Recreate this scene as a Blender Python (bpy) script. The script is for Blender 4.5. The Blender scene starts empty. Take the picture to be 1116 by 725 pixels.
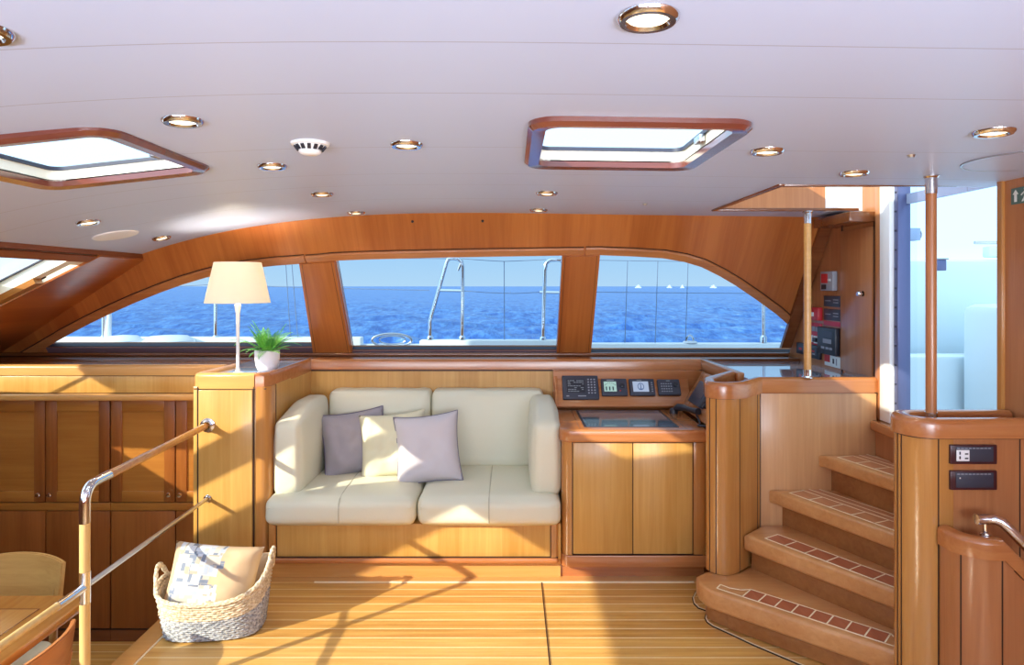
import bpy, bmesh, math, random
import numpy as np
from mathutils import Vector, Matrix, noise
from mathutils.geometry import delaunay_2d_cdt
random.seed(7)
SC = bpy.context.scene
COL = SC.collection
F = 720.0; CX = 558.0; CY = 312.0; EYE = 1.5
R = math.radians
# ---------------------------------------------------------------- photograph geometry
def U(px, py, Y): return Vector(((px-CX)/F*Y, Y, EYE+(CY-py)/F*Y))
def UZ(px, py, Z): return U(px, py, (Z-EYE)*F/(CY-py))
def UX(px, py, X): return U(px, py, X*F/(px-CX))
def wallY(Z): return 3.87-0.746*(Z-1.683)          # the window side leans inboard
def UW(px, py):
    b = (CY-py)/F
    Y = (3.87+0.746*1.683-0.746*EYE)/(1+0.746*b)
    return U(px, py, Y)
_CX = [-2.6,-2.166,-1.61,-.877,-.298,.319,1.0,1.662,2.1]
_CZ = [1.54,1.683,1.824,1.892,1.911,1.906,1.899,1.887,1.875]
_cf = np.polyfit(_CX, _CZ, 5)
def zc(x): return float(np.polyval(_cf, x))
def UC(px, py):                                     # point on the ceiling
    a = (px-CX)/F; b = (CY-py)/F; Y = 2.0
    for _ in range(40): Y = 0.5*Y+0.5*(zc(a*Y)-EYE)/b
    return Vector((a*Y, Y, zc(a*Y)))
def lin(c):
    return tuple((v/255/12.92 if v/255 <= .04045 else ((v/255+.055)/1.055)**2.4) for v in c)
# ---------------------------------------------------------------- materials
def newmat(name):
    m = bpy.data.materials.new(name); m.use_nodes = True
    nt = m.node_tree; b = nt.nodes['Principled BSDF']
    return m, nt, b
def plain(name, rgb, rough=.5, metal=0, coat=0, spec=.5, bump=0, bscale=200, sheen=0):
    m, nt, b = newmat(name)
    b.inputs['Base Color'].default_value = (*lin(rgb), 1)
    b.inputs['Roughness'].default_value = rough; b.inputs['Metallic'].default_value = metal
    b.inputs['Coat Weight'].default_value = coat; b.inputs['Specular IOR Level'].default_value = spec
    b.inputs['Sheen Weight'].default_value = sheen
    if bump:
        tc = nt.nodes.new('ShaderNodeTexCoord'); n = nt.nodes.new('ShaderNodeTexNoise')
        n.inputs['Scale'].default_value = bscale; n.inputs['Detail'].default_value = 3
        nt.links.new(tc.outputs['Object'], n.inputs['Vector'])
        bp = nt.nodes.new('ShaderNodeBump'); bp.inputs['Strength'].default_value = bump; bp.inputs['Distance'].default_value = .004
        nt.links.new(n.outputs['Fac'], bp.inputs['Height']); nt.links.new(bp.outputs['Normal'], b.inputs['Normal'])
    return m
def wood(name, light, dark, axis='Z', rough=.34, coat=.25, strip=0, strip_axis='X'):
    m, nt, b = newmat(name); N = nt.nodes.new; L = nt.links.new
    tc = N('ShaderNodeTexCoord'); oi = N('ShaderNodeObjectInfo'); ad = N('ShaderNodeVectorMath'); ad.operation = 'ADD'
    sc = N('ShaderNodeVectorMath'); sc.operation = 'SCALE'; sc.inputs[0].default_value = (3, 7, 5)
    L(oi.outputs['Random'], sc.inputs['Scale']); L(tc.outputs['Object'], ad.inputs[0]); L(sc.outputs[0], ad.inputs[1])
    mp = N('ShaderNodeMapping')
    s = {'X': (1.2, 26, 26), 'Y': (26, 1.2, 26), 'Z': (26, 26, 1.2), 'S': (22, 1.0, 1.0)}[axis]
    mp.inputs['Scale'].default_value = s; L(ad.outputs[0], mp.inputs['Vector'])
    n1 = N('ShaderNodeTexNoise'); n1.inputs['Scale'].default_value = 1.6; n1.inputs['Detail'].default_value = 7; n1.inputs['Roughness'].default_value = .62; n1.inputs['Distortion'].default_value = .6
    L(mp.outputs[0], n1.inputs['Vector'])
    mp2 = N('ShaderNodeMapping'); mp2.inputs['Scale'].default_value = tuple(v*.16 for v in s); L(ad.outputs[0], mp2.inputs['Vector'])
    n2 = N('ShaderNodeTexNoise'); n2.inputs['Scale'].default_value = 1.5; n2.inputs['Detail'].default_value = 2; L(mp2.outputs[0], n2.inputs['Vector'])
    mm = N('ShaderNodeMath'); mm.operation = 'MULTIPLY_ADD'; mm.inputs[1].default_value = .55; L(n1.outputs['Fac'], mm.inputs[0])
    m2 = N('ShaderNodeMath'); m2.operation = 'MULTIPLY'; m2.inputs[1].default_value = .45; L(n2.outputs['Fac'], m2.inputs[0]); L(m2.outputs[0], mm.inputs[2])
    fac = mm.outputs[0]
    if strip:
        sp = N('ShaderNodeSeparateXYZ'); L(tc.outputs['Object'], sp.inputs[0])
        d = N('ShaderNodeMath'); d.operation = 'DIVIDE'; d.inputs[1].default_value = strip; L(sp.outputs[strip_axis], d.inputs[0])
        fl = N('ShaderNodeMath'); fl.operation = 'FLOOR'; L(d.outputs[0], fl.inputs[0])
        wn = N('ShaderNodeTexWhiteNoise'); wn.noise_dimensions = '1D'; L(fl.outputs[0], wn.inputs['W'])
        ms = N('ShaderNodeMath'); ms.operation = 'MULTIPLY_ADD'; ms.inputs[1].default_value = .16; L(wn.outputs['Value'], ms.inputs[0]); L(fac, ms.inputs[2])
        sb = N('ShaderNodeMath'); sb.operation = 'SUBTRACT'; sb.inputs[1].default_value = .08; L(ms.outputs[0], sb.inputs[0]); fac = sb.outputs[0]
    cr = N('ShaderNodeValToRGB'); cr.color_ramp.elements[0].position = .33; cr.color_ramp.elements[1].position = .66
    cr.color_ramp.elements[0].color = (*lin(dark), 1); cr.color_ramp.elements[1].color = (*lin(light), 1)
    L(fac, cr.inputs[0]); L(cr.outputs[0], b.inputs['Base Color'])
    b.inputs['Roughness'].default_value = rough; b.inputs['Coat Weight'].default_value = coat; b.inputs['Coat Roughness'].default_value = .16
    b.inputs['Specular IOR Level'].default_value = .4
    return m
WPAN = wood('panel_veneer', (212,164,92), (190,138,66), 'Z', strip=.11)
WPANX = wood('panel_veneer_side', (212,164,92), (190,138,66), 'Z', strip=.11, strip_axis='Y')
WRAIL = wood('rail_cherry', (192,126,74), (166,98,54), 'X', rough=.25, coat=.5)
WRAILY = wood('rail_cherry_deep', (192,126,74), (166,98,54), 'Y', rough=.25, coat=.5)
WPOST = wood('post_cherry', (196,138,74), (172,112,56), 'Z', rough=.25, coat=.5)
WARCH = wood('arch_cherry', (188,112,54), (160,86,38), 'S', rough=.3, coat=.35, strip=.17)
WDOOR = wood('door_cherry', (172,114,50), (148,88,32), 'X', rough=.3)
WDOORV = wood('door_cherry_upright', (152,90,40), (122,64,24), 'Z', rough=.3)
WDARK = wood('dark_cherry', (132,78,44), (104,56,30), 'X', rough=.25, coat=.4)
HFRAME = wood('hatch_mahogany', (122,62,46), (94,44,36), 'X', rough=.16, coat=.8)
WPLAIN = wood('matt_cherry', (150,88,48), (124,66,34), 'Y', rough=.6, coat=0)
WBULK = wood('bulkhead_cherry', (188,126,80), (164,102,62), 'Z', rough=.3)
WPALE = wood('pale_oak', (232,196,132), (214,172,104), 'Z', rough=.35)
WPALEX = wood('pale_oak_flat', (214,160,94), (194,136,72), 'X', rough=.3)
WTABLE = wood('table_cherry', (200,142,70), (176,112,48), 'Y', rough=.22, coat=.5)
WSTEP = wood('step_cherry', (206,150,96), (184,122,70), 'X', rough=.3, coat=.3)
WRISER = wood('riser_cherry', (170,112,62), (142,86,44), 'X', rough=.35)
WINLAYL = wood('inlay_cherry_sheen', (204,140,96), (182,116,74), 'Y', rough=.3)  # paler copy of the inlay wood, step sheen put into the colour
WPART = wood('partition_veneer_lit', (216,164,114), (196,142,94), 'Z', strip=.2)  # panel veneer made lighter and pinker, doorway sky light put into the colour
WINLAY = wood('inlay_cherry', (186,110,74), (160,84,54), 'Y', rough=.35)
SEAM = plain('dark_seam', (58,30,18), .6)  # dark brown strips laid on as joints
HOLLY = plain('holly_inlay', (244,226,192), .4)
CREAM = plain('cream_leather', (220,216,194), .48, spec=.35, bump=.12, bscale=90)
LILAC = plain('lilac_fabric', (204,197,202), .85, spec=.1, bump=.3, bscale=500, sheen=.2)
GREYF = plain('grey_fabric', (158,151,158), .85, spec=.1, bump=.3, bscale=500, sheen=.2)
PIPEG = plain('grey_piping', (104,96,124), .8)
PIPEL = plain('slate_piping', (122,116,134), .8)
CREAMF = plain('cream_fabric', (220,214,184), .85, spec=.1, bump=.3, bscale=500, sheen=.2)
PEACH = plain('peach_fabric', (208,180,148), .85, spec=.1, bump=.3, bscale=500)
CHROME = plain('polished_steel', (226,226,232), .12, metal=1)
STEEL = plain('satin_steel', (196,198,206), .28, metal=1)
WHITEP = plain('white_paint', (240,240,242), .35)
GELCOAT = plain('white_gelcoat', (196,214,222), .3)
WARMW = plain('warm_white_paint', (240,234,216), .5)
DECKW = plain('deck_white', (226,234,242), .45)
BLACKP = plain('black_plastic', (38,38,48), .4)
DARKP = plain('dark_grey_plastic', (56,58,72), .45)
GREYP = plain('grey_plastic', (150,152,162), .45)
SKYGL = plain('sky_tinted_screen_glass', (88,112,132), .08, coat=.5)  # base lightened to stand for the sky reflected in the screen
GASKET = plain('dark_gasket', (44,46,64), .5)
BLUEAL = plain('blue_grey_aluminium', (92,98,136), .35, metal=.4)
BLUEBOX = plain('blue_grey_box', (150,172,206), .5)
RED = plain('red_plastic', (196,42,50), .4)
PINKR = plain('red_label', (206,60,84), .5)
SIGNG = plain('sign_green', (86,122,116), .5)
SIGNW = plain('sign_white', (232,240,238), .5)
MAROON = plain('maroon_socket_frame', (66,28,34), .3)
TOPBLUE = plain('grey_lacquer_sky_tint', (170,178,202), .07, coat=1.0, spec=.8)  # blue-grey base lightened to stand for reflected sky
CERAMIC = plain('white_ceramic', (238,234,238), .3)
SOIL = plain('soil', (60,44,34), .9)
LEAF = plain('fern_leaf', (112,186,70), .5)
LEAF2 = plain('fern_leaf_dark', (62,136,58), .5)
ROPE = plain('rope_grey', (128,140,164), .6)
GREENGL = plain('green_tinted_rail', (206,230,224), .2)
SILLM = plain('sill_dark_lacquer', (112,88,98), .2, coat=.5)
BULW = plain('bulwark_white', (252,252,250), .4)
LSEAM = plain('leather_seam', (186,180,158), .6)
def emit(name, rgb, strength, base=(0,0,0)):
    m, nt, b = newmat(name)
    b.inputs['Base Color'].default_value = (*lin(base), 1)
    b.inputs['Emission Color'].default_value = (*lin(rgb), 1); b.inputs['Emission Strength'].default_value = strength
    b.inputs['Roughness'].default_value = .3
    return m
LENS = emit('lamp_lens', (255,240,206), 3.2)
SCRW = emit('screen_text', (190,200,216), .4)
SCRD = emit('screen_dark', (58,62,84), .35)
SCRT = emit('screen_teal', (196,236,228), .75)
SCRB = emit('screen_pale_blue', (196,214,246), .75)
SCRL = emit('screen_blue_mark', (96,128,190), .6)
SCRK = plain('screen_dark_mark', (40,66,80), .4)
def glass(name, tint, refl=.06):
    m, nt, b = newmat(name); nt.nodes.remove(b); N = nt.nodes.new; L = nt.links.new
    t = N('ShaderNodeBsdfTransparent'); t.inputs[0].default_value = (*tint, 1)
    g = N('ShaderNodeBsdfGlossy'); g.inputs['Roughness'].default_value = .02
    lw = N('ShaderNodeLayerWeight'); lw.inputs[0].default_value = .12
    mu = N('ShaderNodeMath'); mu.operation = 'MULTIPLY'; mu.inputs[1].default_value = .5; L(lw.outputs['Fresnel'], mu.inputs[0])
    mx = N('ShaderNodeMixShader'); L(mu.outputs[0], mx.inputs[0]); L(t.outputs[0], mx.inputs[1]); L(g.outputs[0], mx.inputs[2])
    L(mx.outputs[0], nt.nodes['Material Output'].inputs['Surface'])
    return m
TINT = glass('tinted_glass', (.40,.47,.51))
CLEAR = glass('clear_glass', (.93,.96,.97))
def frosted():
    m, nt, b = newmat('hatch_acrylic'); nt.nodes.remove(b); N = nt.nodes.new; L = nt.links.new
    t = N('ShaderNodeBsdfTransparent'); t.inputs[0].default_value = (.92,.96,.96,1)
    g = N('ShaderNodeBsdfTranslucent'); g.inputs[0].default_value = (.9,.96,.97,1)
    mx = N('ShaderNodeMixShader'); mx.inputs[0].default_value = .1; L(t.outputs[0], mx.inputs[1]); L(g.outputs[0], mx.inputs[2])
    L(mx.outputs[0], nt.nodes['Material Output'].inputs['Surface']); return m
HATCHG = frosted()
def shade_mat():
    m, nt, b = newmat('lamp_shade_cloth'); nt.nodes.remove(b); N = nt.nodes.new; L = nt.links.new
    d = N('ShaderNodeBsdfDiffuse'); d.inputs[0].default_value = (*lin((246,244,226)),1)
    g = N('ShaderNodeBsdfTranslucent'); g.inputs[0].default_value = (*lin((255,246,232)),1)
    mx = N('ShaderNodeMixShader'); mx.inputs[0].default_value = .24; L(d.outputs[0], mx.inputs[1]); L(g.outputs[0], mx.inputs[2])
    L(mx.outputs[0], nt.nodes['Material Output'].inputs['Surface']); return m
SHADE = shade_mat()
def lines_mat(name, base_fn, axis, positions=None, period=None, offset=0, width=.004, color=(60,60,70), base=(200,200,210), rough=.4, amt=1, coat=0):
    """base colour with thin lines drawn at object-space positions (joints between boards)"""
    m, nt, b = newmat(name); N = nt.nodes.new; L = nt.links.new
    tc = N('ShaderNodeTexCoord'); sp = N('ShaderNodeSeparateXYZ'); L(tc.outputs['Object'], sp.inputs[0])
    src = sp.outputs[axis]; masks = []
    def lt(sock, w):
        c = N('ShaderNodeMath'); c.operation = 'LESS_THAN'; c.inputs[1].default_value = w; L(sock, c.inputs[0]); return c.outputs[0]
    if period:
        a = N('ShaderNodeMath'); a.operation = 'ADD'; a.inputs[1].default_value = -offset+period*200+width/2; L(src, a.inputs[0])
        md = N('ShaderNodeMath'); md.operation = 'MODULO'; md.inputs[1].default_value = period; L(a.outputs[0], md.inputs[0])
        masks.append(lt(md.outputs[0], width))
    for p in positions or []:
        a = N('ShaderNodeMath'); a.operation = 'SUBTRACT'; a.inputs[1].default_value = p; L(src, a.inputs[0])
        ab = N('ShaderNodeMath'); ab.operation = 'ABSOLUTE'; L(a.outputs[0], ab.inputs[0]); masks.append(lt(ab.outputs[0], width/2))
    s = masks[0]
    for k in masks[1:]:
        mx = N('ShaderNodeMath'); mx.operation = 'MAXIMUM'; L(s, mx.inputs[0]); L(k, mx.inputs[1]); s = mx.outputs[0]
    ml = N('ShaderNodeMath'); ml.operation = 'MULTIPLY'; ml.inputs[1].default_value = amt; L(s, ml.inputs[0])
    mix = N('ShaderNodeMix'); mix.data_type = 'RGBA'; L(ml.outputs[0], mix.inputs['Factor'])
    if base_fn: base_fn(nt, mix.inputs['A'], tc)
    else: mix.inputs['A'].default_value = (*lin(base), 1)
    mix.inputs['B'].default_value = (*lin(color), 1)
    L(mix.outputs['Result'], b.inputs['Base Color']); b.inputs['Roughness'].default_value = rough; b.inputs['Coat Weight'].default_value = coat
    b.inputs['Coat Roughness'].default_value = .2
    return m
def teak(nt, sock, tc):
    N = nt.nodes.new; L = nt.links.new
    sp = N('ShaderNodeSeparateXYZ'); L(tc.outputs['Object'], sp.inputs[0])
    d = N('ShaderNodeMath'); d.operation = 'MULTIPLY_ADD'; d.inputs[1].default_value = 1/.0752; d.inputs[2].default_value = -3.344/.0752+200; L(sp.outputs['Y'], d.inputs[0])
    fl = N('ShaderNodeMath'); fl.operation = 'FLOOR'; L(d.outputs[0], fl.inputs[0])
    wn = N('ShaderNodeTexWhiteNoise'); wn.noise_dimensions = '1D'; L(fl.outputs[0], wn.inputs['W'])
    mp = N('ShaderNodeMapping'); mp.inputs['Scale'].default_value = (1.5, 30, 30); L(tc.outputs['Object'], mp.inputs[0])
    n = N('ShaderNodeTexNoise'); n.inputs['Scale'].default_value = 1.5; n.inputs['Detail'].default_value = 6; L(mp.outputs[0], n.inputs['Vector'])
    a = N('ShaderNodeMath'); a.operation = 'MULTIPLY_ADD'; a.inputs[1].default_value = .25; L(wn.outputs['Value'], a.inputs[0]); L(n.outputs['Fac'], a.inputs[2])
    cr = N('ShaderNodeValToRGB'); cr.color_ramp.elements[0].position = .35; cr.color_ramp.elements[1].position = .9
    cr.color_ramp.elements[0].color = (*lin((188,132,62)),1); cr.color_ramp.elements[1].color = (*lin((222,172,94)),1)
    L(a.outputs[0], cr.inputs[0]); L(cr.outputs[0], sock)
TEAK = lines_mat('teak_and_holly', teak, 'Y', period=.0752, offset=3.344, width=.0055, color=(246,226,176), rough=.3, coat=.35, amt=.85)
CEIL = lines_mat('ceiling_panels', None, 'Y', positions=[.62,1.11,1.405,1.95,2.41,2.67,3.1], width=.0035, color=(120,116,132), base=(192,206,240), rough=.42, amt=.5)
CEILP = plain('ceiling_paint', (192,206,240), .42)
def pattern_pillow():
    m, nt, b = newmat('woven_block_print'); N = nt.nodes.new; L = nt.links.new
    tc = N('ShaderNodeTexCoord'); uv = N('ShaderNodeUVMap')
    def brick(scale, rot, seed):
        mp = N('ShaderNodeMapping'); mp.inputs['Rotation'].default_value = (0,0,rot); mp.inputs['Location'].default_value = (seed,seed*.7,0); L(uv.outputs[0], mp.inputs[0])
        br = N('ShaderNodeTexBrick'); br.inputs['Scale'].default_value = scale; br.inputs['Mortar Size'].default_value = .012
        br.inputs['Color1'].default_value = (0,0,0,1); br.inputs['Color2'].default_value = (1,1,1,1); br.inputs['Mortar'].default_value = (.5,.5,.5,1)
        br.inputs['Brick Width'].default_value = .8; br.inputs['Row Height'].default_value = .3
        L(mp.outputs[0], br.inputs[0]); return br
    b1 = brick(5.5, 0, .13); b2 = brick(5.5, R(90), .31)
    ck = N('ShaderNodeTexChecker'); ck.inputs['Scale'].default_value = 7; L(uv.outputs[0], ck.inputs[0])
    mxb = N('ShaderNodeMix'); mxb.data_type = 'RGBA'; L(ck.outputs['Fac'], mxb.inputs['Factor']); L(b1.outputs[0], mxb.inputs['A']); L(b2.outputs[0], mxb.inputs['B'])
    cr = N('ShaderNodeValToRGB'); cr.color_ramp.interpolation = 'CONSTANT'
    e = cr.color_ramp.elements; e[0].position = 0; e[0].color = (*lin((206,210,220)),1); e[1].position = .3; e[1].color = (*lin((178,186,200)),1)
    for p, c in ((.45,(200,192,180)),(.62,(212,214,220)),(.78,(128,136,154)),(.9,(176,166,150))):
        q = e.new(p); q.color = (*lin(c),1)
    L(mxb.outputs['Result'], cr.inputs[0])
    sp = N('ShaderNodeSeparateXYZ'); L(uv.outputs[0], sp.inputs[0])
    # print covers the left two thirds, with a stepped right border
    fy = N('ShaderNodeMath'); fy.operation = 'MULTIPLY'; fy.inputs[1].default_value = 9; L(sp.outputs['Y'], fy.inputs[0])
    f2 = N('ShaderNodeMath'); f2.operation = 'FLOOR'; L(fy.outputs[0], f2.inputs[0])
    wn = N('ShaderNodeTexWhiteNoise'); wn.noise_dimensions = '1D'; L(f2.outputs[0], wn.inputs['W'])
    th = N('ShaderNodeMath'); th.operation = 'MULTIPLY_ADD'; th.inputs[1].default_value = .14; th.inputs[2].default_value = .52; L(wn.outputs['Value'], th.inputs[0])
    lt = N('ShaderNodeMath'); lt.operation = 'LESS_THAN'; L(sp.outputs['X'], lt.inputs[0]); L(th.outputs[0], lt.inputs[1])
    gt = N('ShaderNodeMath'); gt.operation = 'GREATER_THAN'; gt.inputs[1].default_value = .09; L(sp.outputs['X'], gt.inputs[0])
    mu = N('ShaderNodeMath'); mu.operation = 'MULTIPLY'; L(lt.outputs[0], mu.inputs[0]); L(gt.outputs[0], mu.inputs[1])
    mx = N('ShaderNodeMix'); mx.data_type = 'RGBA'; L(mu.outputs[0], mx.inputs['Factor']); mx.inputs['A'].default_value = (*lin((206,176,142)),1); L(cr.outputs[0], mx.inputs['B'])
    L(mx.outputs['Result'], b.inputs['Base Color']); b.inputs['Roughness'].default_value = .85; b.inputs['Specular IOR Level'].default_value = .1
    return m
PRINT = pattern_pillow()
def weave(name, c1, c2):
    m, nt, b = newmat(name); N = nt.nodes.new; L = nt.links.new
    tc = N('ShaderNodeTexCoord'); n = N('ShaderNodeTexNoise'); n.inputs['Scale'].default_value = 90; n.inputs['Detail'].default_value = 3
    L(tc.outputs['Object'], n.inputs['Vector']); cr = N('ShaderNodeValToRGB'); cr.color_ramp.elements[0].position = .35; cr.color_ramp.elements[1].position = .65
    cr.color_ramp.elements[0].color = (*lin(c1),1); cr.color_ramp.elements[1].color = (*lin(c2),1); L(n.outputs['Fac'], cr.inputs[0]); L(cr.outputs[0], b.inputs['Base Color'])
    b.inputs['Roughness'].default_value = .8; return m
SEAGRASS = weave('natural_seagrass', (182,160,128), (238,226,200))
GREYGRASS = weave('grey_seagrass', (122,124,132), (204,206,208))
def sea_mat():
    m, nt, b = newmat('sea_water'); N = nt.nodes.new; L = nt.links.new
    tc = N('ShaderNodeTexCoord'); mp = N('ShaderNodeMapping'); mp.inputs['Scale'].default_value = (1.0, .42, 1); L(tc.outputs['Object'], mp.inputs[0])
    n = N('ShaderNodeTexNoise'); n.inputs['Scale'].default_value = 1.5; n.inputs['Detail'].default_value = 10; n.inputs['Roughness'].default_value = .66; L(mp.outputs[0], n.inputs['Vector'])
    cr = N('ShaderNodeValToRGB'); e = cr.color_ramp.elements; e[0].position = .40; e[0].color = (*lin((48,96,176)),1); e[1].position = .60; e[1].color = (*lin((92,146,214)),1)
    q = e.new(.69); q.color = (*lin((118,168,226)),1); q = e.new(.73); q.color = (*lin((244,248,255)),1)
    L(n.outputs['Fac'], cr.inputs[0]); L(cr.outputs[0], b.inputs['Base Color'])
    bp = N('ShaderNodeBump'); bp.inputs['Strength'].default_value = .8; bp.inputs['Distance'].default_value = .5; L(n.outputs['Fac'], bp.inputs['Height']); L(bp.outputs[0], b.inputs['Normal'])
    b.inputs['Roughness'].default_value = .25; b.inputs['Specular IOR Level'].default_value = .28
    return m
SEA = sea_mat()
# ---------------------------------------------------------------- mesh building
class MB:
    def __init__(s, *mats): s.bm = bmesh.new(); s.mats = list(mats)
    def mi(s, mat):
        if mat is None: return 0
        if mat not in s.mats: s.mats.append(mat)
        return s.mats.index(mat)
    def _merge(s, t, mat, smooth=True):
        i = s.mi(mat)
        for f in t.faces: f.material_index = i; f.smooth = smooth
        bmesh.ops.recalc_face_normals(t, faces=t.faces[:])
        me = bpy.data.meshes.new('tmp'); t.to_mesh(me); t.free(); s.bm.from_mesh(me); bpy.data.meshes.remove(me)
    def box(s, x0, x1, y0, y1, z0, z1, mat=None, bev=.004, seg=2):
        return s.obox(Vector((0,0,0)), Vector((1,0,0)), Vector((0,1,0)), Vector((0,0,1)), x0, x1, y0, y1, z0, z1, mat, bev, seg)
    def obox(s, o, a, b, c, x0, x1, y0, y1, z0, z1, mat=None, bev=.003, seg=2):
        t = bmesh.new(); v = []
        for z in (z0, z1):
            for x, y in ((x0,y0),(x1,y0),(x1,y1),(x0,y1)): v.append(t.verts.new(o+a*x+b*y+c*z))
        for q in ((0,3,2,1),(4,5,6,7),(0,1,5,4),(1,2,6,5),(2,3,7,6),(3,0,4,7)): t.faces.new([v[k] for k in q])
        if bev: bmesh.ops.bevel(t, geom=t.edges[:], offset=bev, segments=seg, profile=.5, affect='EDGES', clamp_overlap=True)
        s._merge(t, mat); return s
    def prism(s, poly, z0, z1, mat=None, bev=0, seg=2, fn=None):
        """extrude a plan polygon from z0 to z1; fn maps (x,y,z)->Vector"""
        t = bmesh.new(); fn = fn or (lambda x, y, z: Vector((x,y,z)))
        lo = [t.verts.new(fn(x,y,z0)) for x, y in poly]; hi = [t.verts.new(fn(x,y,z1)) for x, y in poly]
        n = len(poly); t.faces.new(lo[::-1]); top = t.faces.new(hi)
        for k in range(n): t.faces.new((lo[k], lo[(k+1)%n], hi[(k+1)%n], hi[k]))
        bmesh.ops.recalc_face_normals(t, faces=t.faces[:])
        if bev:
            es = [e for e in t.edges if all(v in hi for v in e.verts) or all(v in lo for v in e.verts)]
            bmesh.ops.bevel(t, geom=es, offset=bev, segments=seg, profile=.5, affect='EDGES', clamp_overlap=True)
        s._merge(t, mat); return s
    def tube(s, pts, r, mat=None, n=12, caps=True, radii=None):
        t = bmesh.new(); pts = [Vector(p) for p in pts]; rings = []
        up = None
        for i, p in enumerate(pts):
            d = (pts[min(i+1,len(pts)-1)]-pts[max(i-1,0)]).normalized()
            if up is None: up = Vector((0,0,1)) if abs(d.z) < .9 else Vector((0,1,0))
            a = d.cross(up).normalized(); up = a.cross(d).normalized()
            rr = radii[i] if radii else r
            rings.append([t.verts.new(p+(a*math.cos(k*2*math.pi/n)+up*math.sin(k*2*math.pi/n))*rr) for k in range(n)])
        for A, B in zip(rings, rings[1:]):
            for k in range(n): t.faces.new((A[k], A[(k+1)%n], B[(k+1)%n], B[k]))
        if caps: t.faces.new(rings[0][::-1]); t.faces.new(rings[-1])
        s._merge(t, mat); return s
    def lathe(s, prof, o, axis=Vector((0,0,1)), mat=None, n=28):
        t = bmesh.new(); o = Vector(o); axis = Vector(axis).normalized()
        a = axis.orthogonal().normalized(); b = axis.cross(a); rings = []
        for r, h in prof:
            if r < 1e-6: rings.append([t.verts.new(o+axis*h)])
            else: rings.append([t.verts.new(o+axis*h+(a*math.cos(k*2*math.pi/n)+b*math.sin(k*2*math.pi/n))*r) for k in range(n)])
        for A, B in zip(rings, rings[1:]):
            if len(A) == 1 and len(B) == 1: continue
            for k in range(n):
                if len(A) == 1: t.faces.new((A[0], B[(k+1)%n], B[k]))
                elif len(B) == 1: t.faces.new((A[k], A[(k+1)%n], B[0]))
                else: t.faces.new((A[k], A[(k+1)%n], B[(k+1)%n], B[k]))
        s._merge(t, mat); return s
    def sweep(s, path, prof, mat=None, closed=False):
        """plan path [(x,y)], profile [(offset to the left of travel, z)]"""
        t = bmesh.new(); n = len(path); rings = []
        P = [Vector((x,y,0)) for x, y in path]
        for i in range(n):
            if closed: d0 = (P[i]-P[i-1]).normalized(); d1 = (P[(i+1)%n]-P[i]).normalized()
            else:
                d0 = (P[i]-P[i-1]).normalized() if i else (P[1]-P[0]).normalized()
                d1 = (P[i+1]-P[i]).normalized() if i < n-1 else d0
            d = (d0+d1).normalized(); nl = Vector((-d.y, d.x, 0)); k = 1/max(.35, d.dot(d1))
            rings.append([t.verts.new(P[i]+nl*o*k+Vector((0,0,z))) for o, z in prof])
        m = len(prof)
        for A, B in (list(zip(rings, rings[1:]))+([(rings[-1], rings[0])] if closed else [])):
            for k in range(m): t.faces.new((A[k], A[(k+1)%m], B[(k+1)%m], B[k]))
        if not closed: t.faces.new(rings[0][::-1]); t.faces.new(rings[-1])
        s._merge(t, mat); return s
    def poly3(s, pts, mat=None):
        t = bmesh.new(); t.faces.new([t.verts.new(p) for p in pts]); i = s.mi(mat)
        for f in t.faces: f.material_index = i
        me = bpy.data.meshes.new('tmp'); t.to_mesh(me); t.free(); s.bm.from_mesh(me); bpy.data.meshes.remove(me); return s
    def slab(s, o, a, b, c, loops, th, mat=None):
        """plate with holes: loops in (u,v) on plane o,a,b; thickness th along c"""
        t = bmesh.new(); pv, pe = [], []
        for lp in loops:
            k0 = len(pv); pv += [Vector(q) for q in lp]; pe += [(k0+k, k0+(k+1)%len(lp)) for k in range(len(lp))]
        V2, _, F2, _, _, _ = delaunay_2d_cdt(pv, pe, [], 0, 1e-6)
        vs = [t.verts.new(o+a*q.x+b*q.y) for q in V2]
        def inside(p, lp):
            r_ = False
            for k in range(len(lp)):
                (x0, y0), (x1, y1) = lp[k-1], lp[k]
                if (y0 > p.y) != (y1 > p.y) and p.x < (x1-x0)*(p.y-y0)/(y1-y0)+x0: r_ = not r_
            return r_
        for f in F2:
            m_ = sum((V2[k] for k in f), Vector((0,0)))/len(f)
            if inside(m_, loops[0]) and not any(inside(m_, lp) for lp in loops[1:]): t.faces.new([vs[k] for k in f])
        r = bmesh.ops.extrude_face_region(t, geom=t.faces[:])
        for v in [g for g in r['geom'] if isinstance(g, bmesh.types.BMVert)]: v.co += c*th
        s._merge(t, mat, smooth=False); return s
def rr(x0, x1, y0, y1, r, n=6):
    o = []
    for cx, cy, a0 in ((x1-r,y0+r,-90),(x1-r,y1-r,0),(x0+r,y1-r,90),(x0+r,y0+r,180)):
        for k in range(n+1):
            a = R(a0+90*k/n); o.append((cx+r*math.cos(a), cy+r*math.sin(a)))
    return o
def capprof(w, z0, z1, r=.018):
    """rounded rail profile centred on the path"""
    h = w/2; p = [(-h,z0),(h,z0),(h,z1-r)]
    for k in range(1,5): a = R(90*k/4); p.append((h-r+r*math.cos(a), z1-r+r*math.sin(a)))
    for k in range(0,4): a = R(90+90*k/4); p.append((-h+r+r*math.cos(a), z1-r+r*math.sin(a)))
    p.append((-h, z1-r)); return p
ORG = {}
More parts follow.
